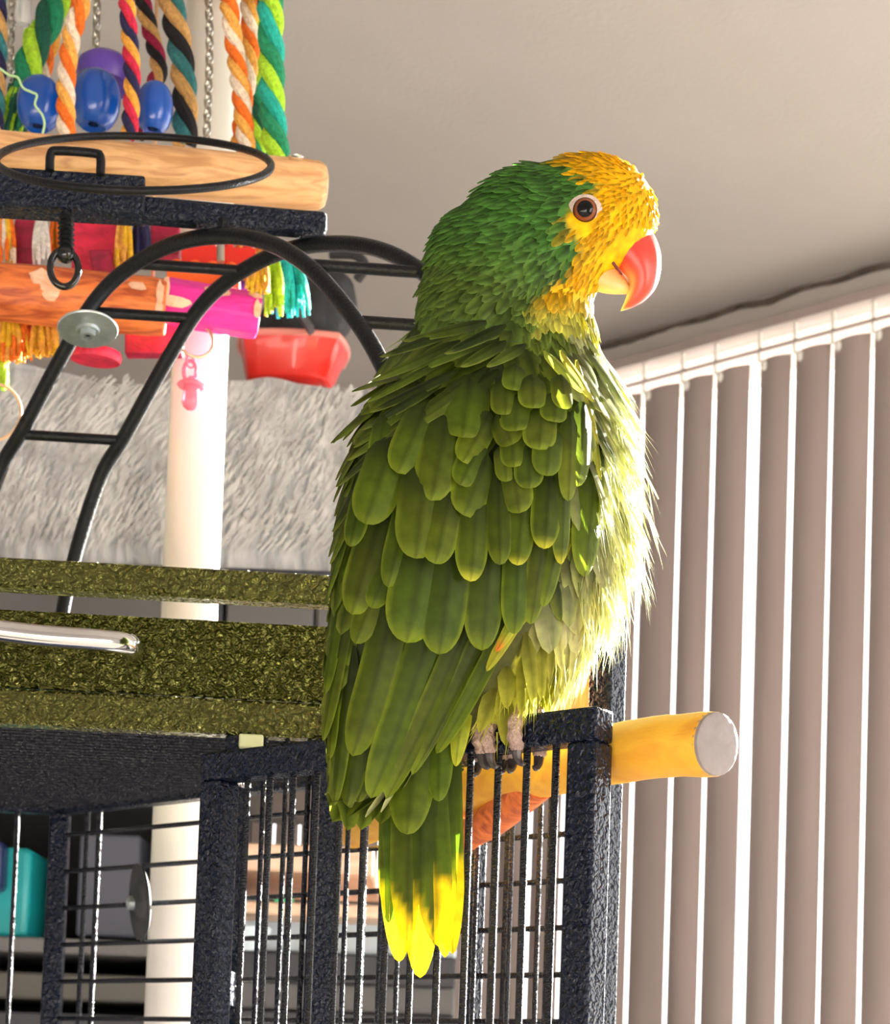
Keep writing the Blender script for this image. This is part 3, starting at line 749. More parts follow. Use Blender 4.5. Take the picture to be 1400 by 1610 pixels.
# ================================================================== things behind the cage
YS = 2.15
def sx(px, Y=YS): return at(px, 1000, Y).x
def sz(py, px=300, Y=YS): return at(px, py, Y).z
def cbox(px0, py0, px1, py1, Y, depth, mb=None):
    mb = mb or MB(); x0, x1 = sx(px0, Y), sx(px1, Y); z1, z0 = sz(py0, (px0+px1)/2, Y), sz(py1, (px0+px1)/2, Y)
    return mb.box(V(((x0+x1)/2, Y+depth/2, (z0+z1)/2)), V(((x1-x0)/2, 0, 0)), V((0, depth/2, 0)), V((0, 0, (z1-z0)/2)))
zt_s = sz(893)
shelf = empty('shelf_unit', V((sx(260), YS+.2, 0)), 'tall grey shelf unit behind the cage', 'shelf unit')
xl, xr = sx(-160), sx(348)
def sbox(x0, x1, z0, z1, y0=YS, y1=YS+.42, name='panel', mat='cab'):
    return MB().box(V(((x0+x1)/2, (y0+y1)/2, (z0+z1)/2)), V(((x1-x0)/2, 0, 0)), V((0, (y1-y0)/2, 0)), V((0, 0, (z1-z0)/2))).build(name, MT[mat], shelf, .003)
sbox(xl, xr, zt_s-.012, zt_s, YS-.01, YS+.43, 'top_board', 'cab_dark')
sbox(xl, xr-.02, sz(1220), zt_s-.012, YS+.005, YS+.025, 'fascia', 'cab')
sbox(xl, xl+.02, 0, zt_s-.012, name='side_panel')
sbox(xl, xr, 0, zt_s-.02, YS+.40, YS+.42, 'back_panel', 'cab_dark')
for py, m in ((1482, 'cab'), (1600, 'cab_dark')): sbox(xl+.02, sx(330), sz(py)-.018, sz(py), name='shelf_board', mat=m)
sbox(sx(330), sx(348), 0, zt_s-.012, name='side_panel', mat='cab_dark')
cabo = empty('hanging_cabinet', V((sx(500), YS+.2, sz(1215))), 'grey hanging cabinet beside the tall shelf unit, under the plush blanket', 'cabinet')
def hbox(x0, x1, z0, z1, y0, y1, name, mat): return MB().box(V(((x0+x1)/2, (y0+y1)/2, (z0+z1)/2)), V(((x1-x0)/2, 0, 0)), V((0, (y1-y0)/2, 0)), V((0, 0, (z1-z0)/2))).build(name, MT[mat], cabo, .003)
hbox(xr+.001, sx(640), zt_s-.012, zt_s, YS-.01, YS+.43, 'top_board', 'cab_dark')
hbox(xr+.001, sx(640), sz(1215), zt_s-.012, YS+.02, YS+.42, 'body', 'cab')
hbox(xr+.004, (xr+sx(640))/2-.002, sz(1210), zt_s-.016, YS+.004, YS+.02, 'cabinet_door', 'cab'); hbox((xr+sx(640))/2+.002, sx(640)-.003, sz(1210), zt_s-.016, YS+.004, YS+.02, 'cabinet_door', 'cab')
# the desk-like lower run with pale boards
desk = empty('low_desk', V((sx(520), YS+.3, 0)), 'low desk with pale wooden boards seen through the cage wires', 'desk')
def dbox(px0, px1, py0, py1, y0, y1, mat, name):
    x0, x1 = max(sx(px0, y0), xr+.003), sx(px1, y0); z1, z0 = sz(py0, (px0+px1)/2, y0), sz(py1, (px0+px1)/2, y0)
    return MB().box(V(((x0+x1)/2, (y0+y1)/2, (z0+z1)/2)), V(((x1-x0)/2, 0, 0)), V((0, (y1-y0)/2, 0)), V((0, 0, (z1-z0)/2))).build(name, MT[mat], desk, .003)
dbox(352, 600, 1328, 1372, YS+.03, YS+.40, 'peach', 'shelf_board')
dbox(352, 735, 1422, 1442, YS+.0, YS+.42, 'peach', 'desk_top')
dbox(352, 735, 1374, 1421, YS+.36, YS+.40, 'cab', 'back_board')
dbox(352, 735, 1443, 1500, YS+.10, YS+.12, 'pale_blue', 'drawer_front')
dbox(352, 735, 1500, 1546, YS+.06, YS+.4, 'cab_dark', 'drawer_front')
dbox(352, 735, 1547, 1592, YS+.08, YS+.4, 'cab', 'drawer_front')
dbox(352, 735, 1593, 1700, YS+.06, YS+.4, 'cab_dark', 'plinth')
x0, x1 = xr+.003, sx(735, YS)
MB().box(V(((x0+x1)/2, YS+.25, sz(1690)/2)), V(((x1-x0)/2, 0, 0)), V((0, .15, 0)), V((0, 0, sz(1690)/2))).build('cupboard', MT['cab_dark'], desk)
mb = cbox(449, 1408, 474, 1423, YS+.02, .05); solo(mb, 'small_green_box', MT['green_small'], 'small green box on the pale desk board', 'box')
mb = MB().lathe(at(392, 1470, YS-.01)-Z*.018, Z, [(0, 0), (0, .012), (.012, .022), (.026, .026), (.028, .024), (.02, .018), (.01, .01), (.006, 0)], 22)
solo(mb, 'pale_bowl', MT['pale_blue'], 'pale bowl below the desk board', 'bowl')
# contents on the left shelves
mb = cbox(-120, 1330, 66, 1474, YS+.02, .22); solo(mb, 'teal_bin', MT['teal'], 'teal plastic bin on the shelf behind the cage', 'bin', bevel=.008)
mb = cbox(-60, 1320, 20, 1400, YS-.03, .04); solo(mb, 'navy_pouch', MT['navy'], 'navy pouch hanging in front of the teal bin', 'pouch', bevel=.008)
mb = cbox(140, 1312, 236, 1474, YS+.03, .22); solo(mb, 'charcoal_box', plain('charcoal_card', (.055, .06, .085), .6), 'charcoal box standing on the shelf beside the pole', 'box', bevel=.004)
mb = cbox(-100, 1530, 300, 1573, YS+.02, .25); solo(mb, 'grey_case', plain('grey_case', (.07, .068, .06), .6), 'flat grey case on the lower shelf', 'box', bevel=.004)

# ---- plush blanket heap on top of the shelf
m, nt, b = nodes('grey_plush')
tc = nt.nodes.new('ShaderNodeTexCoord'); mp = nt.nodes.new('ShaderNodeMapping'); mp.inputs['Rotation'].default_value = (0, .55, 0); mp.inputs['Scale'].default_value = (34, 10, 7)
n1 = nt.nodes.new('ShaderNodeTexNoise'); n1.inputs['Scale'].default_value = 1.0; n1.inputs['Detail'].default_value = 6; n1.inputs['Distortion'].default_value = 1.2
r = nt.nodes.new('ShaderNodeValToRGB'); r.color_ramp.elements[0].position = .32; r.color_ramp.elements[1].position = .66
r.color_ramp.elements[0].color = (.27, .29, .31, 1); r.color_ramp.elements[1].color = (.66, .66, .66, 1)
nt.links.new(tc.outputs['Object'], mp.inputs[0]); nt.links.new(mp.outputs[0], n1.inputs['Vector']); nt.links.new(n1.outputs['Fac'], r.inputs[0]); nt.links.new(r.outputs[0], b.inputs['Base Color'])
bp = nt.nodes.new('ShaderNodeBump'); bp.inputs['Strength'].default_value = .6; bp.inputs['Distance'].default_value = .02
nt.links.new(n1.outputs['Fac'], bp.inputs['Height']); nt.links.new(bp.outputs[0], b.inputs['Normal']); b.inputs['Roughness'].default_value = .9; b.inputs['Sheen Weight'].default_value = .4
MT['plush'] = m
# folded blanket: front face, top, rounded edge, back
x0, x1 = sx(-140), sx(640); zb = zt_s; hgt = sz(572, 300)-zb
mb = MB(); NU, NV = 90, 44; prof = []
for j in range(NV+1):
    t = j/NV
    if t < .45: prof.append((0, t/.45*.86))
    elif t < .62:
        a = (t-.45)/.17*math.pi/2; prof.append((.10*(1-math.cos(a)), .86+.14*math.sin(a)))
    elif t < .85: prof.append((.10+.9*(t-.62)/.23*.8, 1.0))
    else: prof.append((.82+.1*math.sin((t-.85)/.15*math.pi/2), 1.0-(t-.85)/.15))
vs_ = []
for i in range(NU+1):
    u = i/NU
    for j in range(NV+1):
        d_, h_ = prof[j]
        p = V((lerp(x0, x1, u), YS+.02+d_*.36, zb+h_*hgt*(1+.04*noise.noise(V((u*4, 1, 0))))))
        q = V((p.x*9+p.z*5, p.y*9, p.z*4)); nz = noise.noise(q)*.016+noise.noise(q*2.7)*.008
        p.y += nz if h_ < .98 else 0; p.z += nz*.8 if h_ > .3 else 0
        if h_ < .02: p.z = zb+.001
        vs_.append(p)
fs = [(i*(NV+1)+j, (i+1)*(NV+1)+j, (i+1)*(NV+1)+j+1, i*(NV+1)+j+1) for i in range(NU) for j in range(NV)]
fs += [tuple(j for j in range(NV, -1, -1)), tuple(NU*(NV+1)+j for j in range(NV+1))]
mb.add(vs_, fs, True)
blanket = solo(mb, 'plush_blanket', MT['plush'], 'thick folded grey plush blanket on top of the shelf unit', 'blanket')
# loose pile strands: nobody could count them
mb = MB()
for i in range(2600):
    px = random.uniform(-60, 640); t = random.random()
    x = lerp(x0, x1, random.random()); h_ = random.uniform(.14, .95)
    q = V((x*9+(zb+h_*hgt)*5, (YS+.02)*9, (zb+h_*hgt)*4)); nz = noise.noise(q)*.016+noise.noise(q*2.7)*.008
    p = V((x, YS+.018+nz, zb+h_*hgt)); sl = -.9+.9*noise.noise(V((x*3, 0, h_*2)))
    d_ = V((sl*.6, -.25, -1)).normalized(); Lh = random.uniform(.014, .030)
    sidev = d_.cross(V((0, 1, 0))).normalized()*.0011
    e = p+d_*Lh; mdl = p+d_*Lh*.5-V((0, .004, 0))
    mb.add([p-sidev, p+sidev, mdl+sidev, mdl-sidev, e], [(0, 1, 2, 3), (3, 2, 4)])
pile = mb.build('pile', plain('pile_fibre', (.58, .58, .57), .9, var=.35, scale=20), blanket); pile['kind'] = 'stuff'
# ---- red tub with a black bag
Yb = 2.22
tub = empty('red_tub', at(450, 584, Yb), 'shiny red plastic tub on the grey blanket', 'tub')
zt0 = max(at(450, 584, Yb).z, 0)
def tubpt(px, py): return at(px, py, Yb)
c0 = at(448, 584, Yb); c1 = at(458, 520, Yb)
mb = MB(); n = 32; prof = [(0, .0), (0, .92), (.06, 1.0), (.9, 1.24), (1.0, 1.30), (1.0, 1.24), (.12, .93), (.1, 0)]
vs_ = []; rx = (at(520, 584, Yb).x-at(376, 584, Yb).x)/2; hh = c1.z-c0.z
for (h_, k) in prof:
    for i in range(n):
        th = 2*math.pi*i/n; cx_, sy_ = math.cos(th), math.sin(th)
        ex = 1/max(abs(cx_), abs(sy_))**.6
        vs_.append(V((c0.x+cx_*rx*k*ex*.95+.004*h_, c0.y+.06+sy_*rx*.8*k*ex, c0.z+h_*hh)))
fs = [(a*n+i, a*n+(i+1) % n, (a+1)*n+(i+1) % n, (a+1)*n+i) for a in range(len(prof)-1) for i in range(n)]
mb.add(vs_, fs, True); mb.build('shell', MT['red_plastic'], tub)
mb = MB()
for (h_, k, nm) in ((.93, 1.27, 0),):
    lip = [V((c0.x+math.cos(2*math.pi*i/40)*rx*1.27/max(abs(math.cos(2*math.pi*i/40)), abs(math.sin(2*math.pi*i/40)))**.6*.95+.004, c0.y+.06+math.sin(2*math.pi*i/40)*rx*.8*1.27/max(abs(math.cos(2*math.pi*i/40)), abs(math.sin(2*math.pi*i/40)))**.6, c0.z+hh)) for i in range(40)]
    mb.tube(lip, .004, 8, closed=True)
mb.build('rim', plain('red_rim_highlight', (.85, .30, .25), .3), tub)  # rim paled to paint in its bright highlight
bag = empty('black_bag', at(480, 530, Yb), 'slouched black bag stuffed in the red tub', 'bag')
mb = MB(); bc = (at(487, 455, Yb)+V((0, .07, 0)))
vs_ = []; NU, NV = 26, 16
kx = Yb/F
for j in range(NV+1):
    t = j/NV; py = lerp(540, 388, t); half = [44, 48, 52, 58, 68, 76, 80, 80, 77, 74, 72, 70, 68, 64, 56, 42, 4][j]; cxp = lerp(452, 502, t)
    for i in range(NU):
        th = 2*math.pi*i/NU; nz = 1+.10*noise.noise(V((math.cos(th)*2, math.sin(th)*2, t*4)))
        vs_.append(at(cxp, py, Yb)+V((math.cos(th)*half*kx*nz, .062+math.sin(th)*half*kx*.75*nz, 0)))
fs = [(j*NU+i, j*NU+(i+1) % NU, (j+1)*NU+(i+1) % NU, (j+1)*NU+i) for j in range(NV) for i in range(NU)]
mb.add(vs_, fs, True); mb.build('body', MT['black_cloth'], bag)
MB().tube(spline([at(520, 400, Yb-.01), at(560, 402, Yb-.02), at(574, 420, Yb-.02), at(562, 440, Yb-.01)], 6), .006, 8).build('strap', MT['black_cloth'], bag)
MB().beam(at(470, 490, Yb-.02), at(490, 520, Yb-.02), .02, .008).build('strap', plain('grey_webbing', (.08, .08, .085), .7), bag)

# ================================================================== the parrot
Y0 = .92; KS = Y0/F
def Bp(px, py, dz=0): return at(px, py, Y0-dz*KS)
def col_mesh(name, verts, faces, cols, uvs=None, smooth_=True):
    me = bpy.data.meshes.new(name); me.from_pydata(verts, [], faces)
    ca = me.color_attributes.new('Col', 'FLOAT_COLOR', 'POINT')
    flat = []
    for c in cols: flat += [c[0], c[1], c[2], 1.0]
    ca.data.foreach_set('color', flat)
    if uvs:
        uvl = me.uv_layers.new(name='UVMap'); li = [0]*len(me.loops); me.loops.foreach_get('vertex_index', li)
        arr = []
        for i in li: arr += [uvs[i][0], uvs[i][1]]
        uvl.data.foreach_set('uv', arr)
    me.polygons.foreach_set('use_smooth', [smooth_]*len(me.polygons)); me.update(); return me
bar_at = lambda px: dpl(px, 1150)
parrot = empty('parrot', on(bar_at(790), zd+BT/2), 'green parrot with yellow head and red beak perching on the cage door, back turned', 'parrot')
PL = parrot.location.copy()

def loft_rows(rows, nseg=28, ex=1.0):
    """rows: (py, xl, xr, half depth, dz)"""
    mb = MB(); vs_ = []
    rr_ = []
    for a, b in zip(rows[:-1], rows[1:]):
        for k in range(4):
            t = k/4; rr_.append([lerp(a[i], b[i], t) for i in range(5)])
    rr_.append(list(rows[-1]))
    # gentle smoothing of the interpolated rows
    for _ in range(2):
        rr_ = [rr_[0]]+[[rr_[i][0]]+[(rr_[i-1][q]+2*rr_[i][q]+rr_[i+1][q])/4 for q in range(1, 5)] for i in range(1, len(rr_)-1)]+[rr_[-1]]
    for py, xl_, xr_, hd, dz in rr_:
        c, h = (xl_+xr_)/2, (xr_-xl_)/2
        for k in range(nseg):
            th = 2*math.pi*k/nseg; cx_, s_ = math.cos(th), math.sin(th)
            f = lambda q: math.copysign(abs(q)**ex, q)
            vs_.append(Bp(c+h*f(cx_), py, dz+hd*f(s_)))
    n = nseg; m = len(rr_)
    fs = [(i*n+k, i*n+(k+1) % n, (i+1)*n+(k+1) % n, (i+1)*n+k) for i in range(m-1) for k in range(n)]
    fs += [tuple(range(n-1, -1, -1)), tuple((m-1)*n+k for k in range(n))]
    mb.add(vs_, fs, True); return mb
union = MB()
def join(mb): union.add(mb.v, mb.f, True)
join(loft_rows([(430, 720, 925, 70, 0), (470, 680, 935, 95, 0), (520, 650, 930, 115, 0), (560, 632, 942, 130, 0), (600, 615, 955, 142, 0), (700, 585, 975, 165, -10), (800, 565, 986, 170, -12),
                (900, 560, 972, 165, -12), (980, 570, 928, 150, -8), (1050, 600, 880, 120, 0), (1100, 640, 856, 90, 5), (1140, 670, 820, 50, 10)]))
# folded wings
join(loft_rows([(590, 620, 770, 50, 60), (650, 580, 772, 70, 85), (720, 556, 780, 78, 98), (800, 542, 790, 78, 104), (900, 530, 790, 72, 104), (1000, 522, 775, 62, 98), (1090, 520, 725, 46, 92), (1170, 524, 670, 32, 90), (1240, 545, 615, 18, 88)], ex=.85))
join(loft_rows([(545, 790, 900, 45, 60), (600, 775, 922, 65, 85), (680, 772, 930, 72, 98), (760, 776, 930, 70, 98), (840, 782, 915, 60, 95), (920, 765, 868, 48, 90), (1000, 736, 820, 34, 84), (1080, 700, 765, 20, 78)], ex=.85))
def ell(px, py, rx, ry, rz, dz=0):
    c = Bp(px, py, dz); union.ellipsoid(c, (Bp(px+1, py)-Bp(px, py))*rx, (Bp(px, py-1)-Bp(px, py))*ry, (Bp(px, py, 1)-Bp(px, py))*rz, 28, 18)
ell(927, 336, 108, 97, 86); ell(852, 368, 128, 112, 96); ell(795, 415, 122, 112, 104); ell(760, 465, 98, 92, 108, 5); ell(890, 415, 62, 72, 70); ell(962, 372, 44, 42, 46)
# thighs
ell(800, 1080, 55, 62, 50, 15); ell(740, 1085, 50, 60, 50, 20)
me0 = union.mesh('body_raw')
tmp = bpy.data.objects.new('body_raw', me0); col.objects.link(tmp)
rm = tmp.modifiers.new('r', 'REMESH'); rm.mode = 'VOXEL'; rm.voxel_size = .0028
sm_ = tmp.modifiers.new('s', 'SMOOTH'); sm_.factor = .5; sm_.iterations = 10
dg = bpy.context.evaluated_depsgraph_get()
ev = tmp.evaluated_get(dg); mb_me = bpy.data.meshes.new_from_object(ev)
bpy.data.objects.remove(tmp, do_unlink=True)
bverts = [v.co.copy() for v in mb_me.vertices]; bfaces = [tuple(p.vertices) for p in mb_me.polygons]
bvh = BVHTree.FromPolygons(bverts, bfaces)
def hit(px, py):
    d = ray(px, py).normalized(); loc, nrm, idx, dist = bvh.ray_cast(CAM, d)
    if loc is None: return None
    if nrm.dot(d) > 0: nrm = -nrm
    return loc, nrm

GREEN_HEAD = V((.085, .25, .04)); YEL = V((1.0, .56, .0)); NECK = V((.12, .21, .03)); OLIVE = V((.09, .15, .010)); BREAST = V((.86, .88, .48)); BELLY = V((.58, .58, .03))  # BREAST is paled past its yellow-green to paint in the sun's glare
xb_tab = [(225, 885), (250, 893), (270, 905), (290, 940), (305, 936), (320, 903), (345, 890), (362, 898), (385, 918), (400, 914), (420, 905), (440, 884), (455, 860), (470, 846), (490, 838), (520, 850)]
def xb(py):
    if py <= xb_tab[0][0]: return xb_tab[0][1]
    for (a, x), (b, y) in zip(xb_tab[:-1], xb_tab[1:]):
        if py <= b: return lerp(x, y, (py-a)/(b-a))
    return xb_tab[-1][1]
def bird_col(px, py, back, jit=4):
    j = random.gauss(0, jit)
    if py < 515+j*2:
        t = smooth(-9, 9, px+j-xb(py))
        if py > 455 and t > 0: base = YEL.lerp(V((.70, .68, .10)), smooth(452, 490, py))
        else: base = YEL
        g = GREEN_HEAD.lerp(NECK, smooth(330, 470, py+(800-px)*.25))
        c = g.lerp(base, t)
    else:
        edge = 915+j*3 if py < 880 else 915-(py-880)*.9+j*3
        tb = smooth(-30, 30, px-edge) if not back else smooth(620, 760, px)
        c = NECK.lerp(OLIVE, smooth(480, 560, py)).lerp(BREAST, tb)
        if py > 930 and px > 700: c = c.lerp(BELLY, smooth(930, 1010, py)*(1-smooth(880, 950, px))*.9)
    return c*random.uniform(.8, 1.2)
def back_facing(c, n): return n.dot((CAM-c).normalized()) < -.05
bcols = []
mb_me.calc_loop_triangles()
vn = [v.normal.copy() for v in mb_me.vertices]
for c, n in zip(bverts, vn):
    px, py = proj(c); bk_ = back_facing(c, n); cc = bird_col(px, py, bk_, 2)*.75
    if not bk_ and 560 < py < 1260 and px < 915-max(0, py-850)*.55: cc = cc.lerp(V((.018, .024, .008)), .9)      # dark down under the wings, blackened to paint shade into the feather gaps
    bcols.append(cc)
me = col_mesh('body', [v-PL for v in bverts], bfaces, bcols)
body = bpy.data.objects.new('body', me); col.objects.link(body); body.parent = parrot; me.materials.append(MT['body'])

def flow(px, py):
    h = 1-smooth(430, 540, py)
    fh = V(((px-1040)*1.0-20, (py-330)*.9+90)).normalized()
    if py < 560 and px < 800: fb = V((-.8, .75)).normalized()
    else: fb = V((-.35, 1)) if px < 780 else V((.10, 1))
    if px > 900 and py < 620: fb = V((.3, 1))
    fb.normalize(); f = fh*h+fb*(1-h); return f.normalized()

def TT(i, nu): return 1-(1-i/nu)**1.45
def feather_geo(frames, W, vals, ccore, cedge, ctip=None, cbase_shade=None, nv=6, camber=.14, split=0, tipstart=.62, point=1.0, tip_fn=None):
    """frames: list of (pos, side, normal) along the feather"""
    nu = len(frames)-1; vs_, fs, cs, uv = [], [], [], []
    for i, (p, sd_, nr) in enumerate(frames):
        t = 1-(1-i/nu)**1.0; t = TT(i, nu)
        wdt = min(1, (t/.18)**.6*.75+.25) if t < .18 else 1.0
        if t > tipstart: q = (t-tipstart)/(1-tipstart); wdt *= max(0, 1-q**(2.1*point))**.5 if q < 1 else 0
        wdt = max(wdt, .02)
        for j in range(nv+1):
            v = 2*j/nv-1; av = abs(v)
            pos = p+sd_*(v*W/2*wdt)+nr*(camber*W*(.35-av*av*.9)*wdt+(.0005 if j == nv//2 else 0))
            vs_.append(pos)
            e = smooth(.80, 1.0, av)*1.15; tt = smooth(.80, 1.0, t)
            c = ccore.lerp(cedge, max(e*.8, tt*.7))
            if cbase_shade is not None: c = cbase_shade.lerp(c, smooth(.05, .72, t))  # dark feather base, deepened to paint shade under the overlapping feather
            if ctip is not None: c = c.lerp(ctip, smooth(.86, 1.0, t))
            if tip_fn is not None: c = tip_fn(pos, t, v, c)
            if j == nv//2: c = c*.62
            cs.append(c); uv.append((v*.5+.5, t*2))
    for i in range(nu):
        for j in range(nv):
            a = i*(nv+1)+j; fs.append((a, a+1, a+nv+2, a+nv+1))
    return vs_, fs, cs, uv

# ---- small body feathers: far too many and too small to pick apart
fv, ff, fc, fuv = [], [], [], []
fv2, ff2, fc2, fuv2 = [], [], [], []
areas = [p.area for p in mb_me.polygons]; tot = sum(areas)
import bisect
cum = []; a_ = 0
for x in areas: a_ += x; cum.append(a_)
grid = {}
def spaced(c, r):
    k = tuple(int(math.floor(q/r)) for q in c)
    for dx in (-1, 0, 1):
        for dy in (-1, 0, 1):
            for dz_ in (-1, 0, 1):
                for o in grid.get((r, k[0]+dx, k[1]+dy, k[2]+dz_), ()):
                    if (o-c).length < r: return False
    grid.setdefault((r,)+k, []).append(c); return True
def in_bar(p):      # inside the door's top bar, or below it among the wires
    q = p-DL; return abs(q.dot(dn)) < BT/2+.001 and q.z < BT/2
cnt = 0
pn = [p.normal.copy() for p in mb_me.polygons]; pcn = [p.center.copy() for p in mb_me.polygons]
for it in range(46000):
    f = bisect.bisect(cum, random.random()*a_); f = min(f, len(pcn)-1)
    c = pcn[f]; n = pn[f]; px, py = proj(c)
    bf = back_facing(c, n)
    wing = (not bf) and 640 < py and px < 905-(max(0, py-850))*.55 and (c-CAM).length < 10
    if wing and 560 < px and n.dot((CAM-c).normalized()) > .25 and py > 660: continue
    hd_ = 1-smooth(440, 540, py)
    front_ = smooth(930, 1000, px)*hd_
    near_eye = (px-918)**2+(py-331)**2 < 27**2 and not bf
    if near_eye: continue
    if py > 1092 and px > 690 and not bf: continue
    if px > 952+max(0, 385-py)*1.3 and py > 348 and py < 500 and hd_ > .5: continue
    sp = lerp(lerp(.0062 if px < 900 and not bf else .0046, .0029, hd_), .0024, smooth(850, 960, px)*hd_)
    if not spaced(c, round(sp, 4)): continue
    fl = flow(px, py); d = (rt*fl.x-up*fl.y); d = d+V((random.gauss(0, .10), random.gauss(0, .10), random.gauss(0, .10)))
    d = d-n*d.dot(n)
    if d.length < .2: continue
    d.normalize()
    breast = ((bf and px > 680) or px > 915 or (py > 960 and px > 720)) and py > 480
    L = lerp(.024, .0108, hd_)*random.uniform(.8, 1.2)
    if py < 480: L = lerp(L, .0065, smooth(880, 960, px))
    if 430 < py < 540 and px > 810: L = min(L, .0105*random.uniform(.8, 1.2))
    Wd = L*(lerp(.50, .42, hd_) if not breast else .34)
    if 450 < py < 640 and not breast and px < 810: L *= 1.25; Wd = L*.42
    if breast: L *= random.uniform(1.1, 1.55)*(1 if py < 1030 else .6)
    tilt = random.uniform(.13, .30) if not breast else random.uniform(.15, .48)
    sd_ = d.cross(n).normalized(); colr = bird_col(px, py, bf)
    frames = []
    NU_ = 4 if not breast else 5
    for i in range(NU_+1):
        t = TT(i, NU_); p = c+d*(L*t)+n*(L*tilt*t-.0006-L*.10*t*t); frames.append((p-PL, sd_, n))
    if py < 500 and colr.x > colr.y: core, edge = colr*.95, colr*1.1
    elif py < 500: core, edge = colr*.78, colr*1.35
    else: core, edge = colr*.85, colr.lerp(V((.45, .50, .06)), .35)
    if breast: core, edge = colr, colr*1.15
    vs_, fs, cs, uv = feather_geo(frames, Wd, None, core, edge, nv=2, camber=.10, tipstart=.45, point=.8 if not breast else .55, cbase_shade=core*.45)
    if any(in_bar(q+PL) for q in vs_): continue
    T = (fv2, ff2, fc2, fuv2) if breast else (fv, ff, fc, fuv)
    b0 = len(T[0]); T[0].extend(vs_); T[1].extend([tuple(q+b0 for q in z_) for z_ in fs]); T[2].extend(cs); T[3].extend(uv); cnt += 1
    if breast:     # a few loose barbs at the tip
        for q in range(6):
            p = frames[3][0]+sd_*random.uniform(-.5, .5)*Wd; e = p+d*L*random.uniform(.35, .75)+n*L*random.uniform(-.05, .18)+sd_*random.uniform(-.12, .12)*L
            if in_bar(p+PL) or in_bar(e+PL) or in_bar((p+e)/2+PL): continue
            s2 = sd_*.0005; b0 = len(fv2); fv2.extend([p-s2, p+s2, e]); ff2.append((b0, b0+1, b0+2)); fc2.extend([colr]*3); fuv2.extend([(0, 0), (1, 0), (.5, 1)])
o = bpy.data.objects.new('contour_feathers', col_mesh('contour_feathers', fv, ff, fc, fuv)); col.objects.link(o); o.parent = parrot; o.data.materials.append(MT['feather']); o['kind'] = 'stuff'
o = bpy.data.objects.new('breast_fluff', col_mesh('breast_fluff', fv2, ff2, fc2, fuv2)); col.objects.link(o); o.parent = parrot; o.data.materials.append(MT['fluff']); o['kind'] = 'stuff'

# ---- wing and tail feathers, one object each
def big_feather(name, r, t_, wpx, off, lift=.0068, roll=0.0, core=None, edge=None, tipc=None, base=None, nu=14, point=1.0, tipstart=.62, bend=0, dzpath=None, tip_fn=None, camber=.19):
    W = wpx*KS*random.uniform(.84, .97); roll += random.uniform(-.10, .10); pts_ = []; nr_ = []
    lastY = None
    for i in range(nu+1):
        t = TT(i, nu); px = lerp(r[0], t_[0], t)+bend*4*t*(1-t); py = lerp(r[1], t_[1], t)
        if dzpath: pts_.append(Bp(px, py, lerp(dzpath[0], dzpath[1], t))); nr_.append(-ray(px, py).normalized()); continue
        h = hit(px, py)
        if h: Yh = h[0].y; nrm = h[1]; lastY = (Yh, nrm)
        elif lastY: Yh, nrm = lastY
        else: Yh, nrm = Y0-95*KS, -ray(px, py).normalized()
        pts_.append((px, py, Yh)); nr_.append(nrm)
    if not dzpath:
        ys = [p[2] for p in pts_]; A, B2, C = ys[0], ys[min(range(nu+1), key=lambda i: abs(TT(i, nu)-.5))], ys[-1]
        q = [A*(1-2*t)*(1-t)+B2*4*t*(1-t)+C*t*(2*t-1) for t in [TT(i, nu) for i in range(nu+1)]]
        viol = max(0, min(.012, max(a-b for a, b in zip(q, ys))))
        pts_ = [at(p[0], p[1], qq-viol*.8-off-lift*TT(i, nu)) for i, (p, qq) in enumerate(zip(pts_, q))]
    nm = V((0, 0, 0))
    for x in nr_: nm += x
    nm.normalize(); nm = (nm*.55-ray((r[0]+t_[0])/2, (r[1]+t_[1])/2).normalized()*.45).normalized()
    frames = []
    for i in range(nu+1):
        T = (pts_[min(i+1, nu)]-pts_[max(i-1, 0)]).normalized(); n = (nm-T*nm.dot(T)).normalized(); sd_ = T.cross(n).normalized()
        if roll:
            R = Matrix.Rotation(roll, 3, T); n = R @ n; sd_ = R @ sd_
        frames.append((pts_[i]-PL, sd_, n))
    g = random.uniform(.66, 1.15); hu = random.uniform(-.15, .18)
    core = (core or OLIVE)*g; core = V((core.x*(1+hu), core.y, core.z)); edge = (edge or V((.36, .44, .035)))*random.uniform(.75, 1.1)
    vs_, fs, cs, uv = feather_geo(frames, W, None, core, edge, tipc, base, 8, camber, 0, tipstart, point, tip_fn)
    o = bpy.data.objects.new(name, col_mesh(name, vs_, fs, cs, uv)); col.objects.link(o); o.parent = parrot; o.data.materials.append(MT['feather'])
    return o
def cr(x, y): return (480+x/1.964, 480+y/1.964)      # from the reading grid used for the wing
def wf(rx, ry, tx, ty, w_, off, **k): return big_feather(k.pop('name', 'wing_feather'), cr(rx, ry), cr(tx, ty), w_/1.964, off, **k)
DK = V((.020, .034, .003)); G1 = V((.085, .135, .005)); G2 = V((.100, .150, .007)); G3 = V((.125, .175, .014)); EG = V((.25, .33, .018)); YT_ = V((.62, .62, .04))  # DK: dark feather bases with the shade of the overlaps painted in
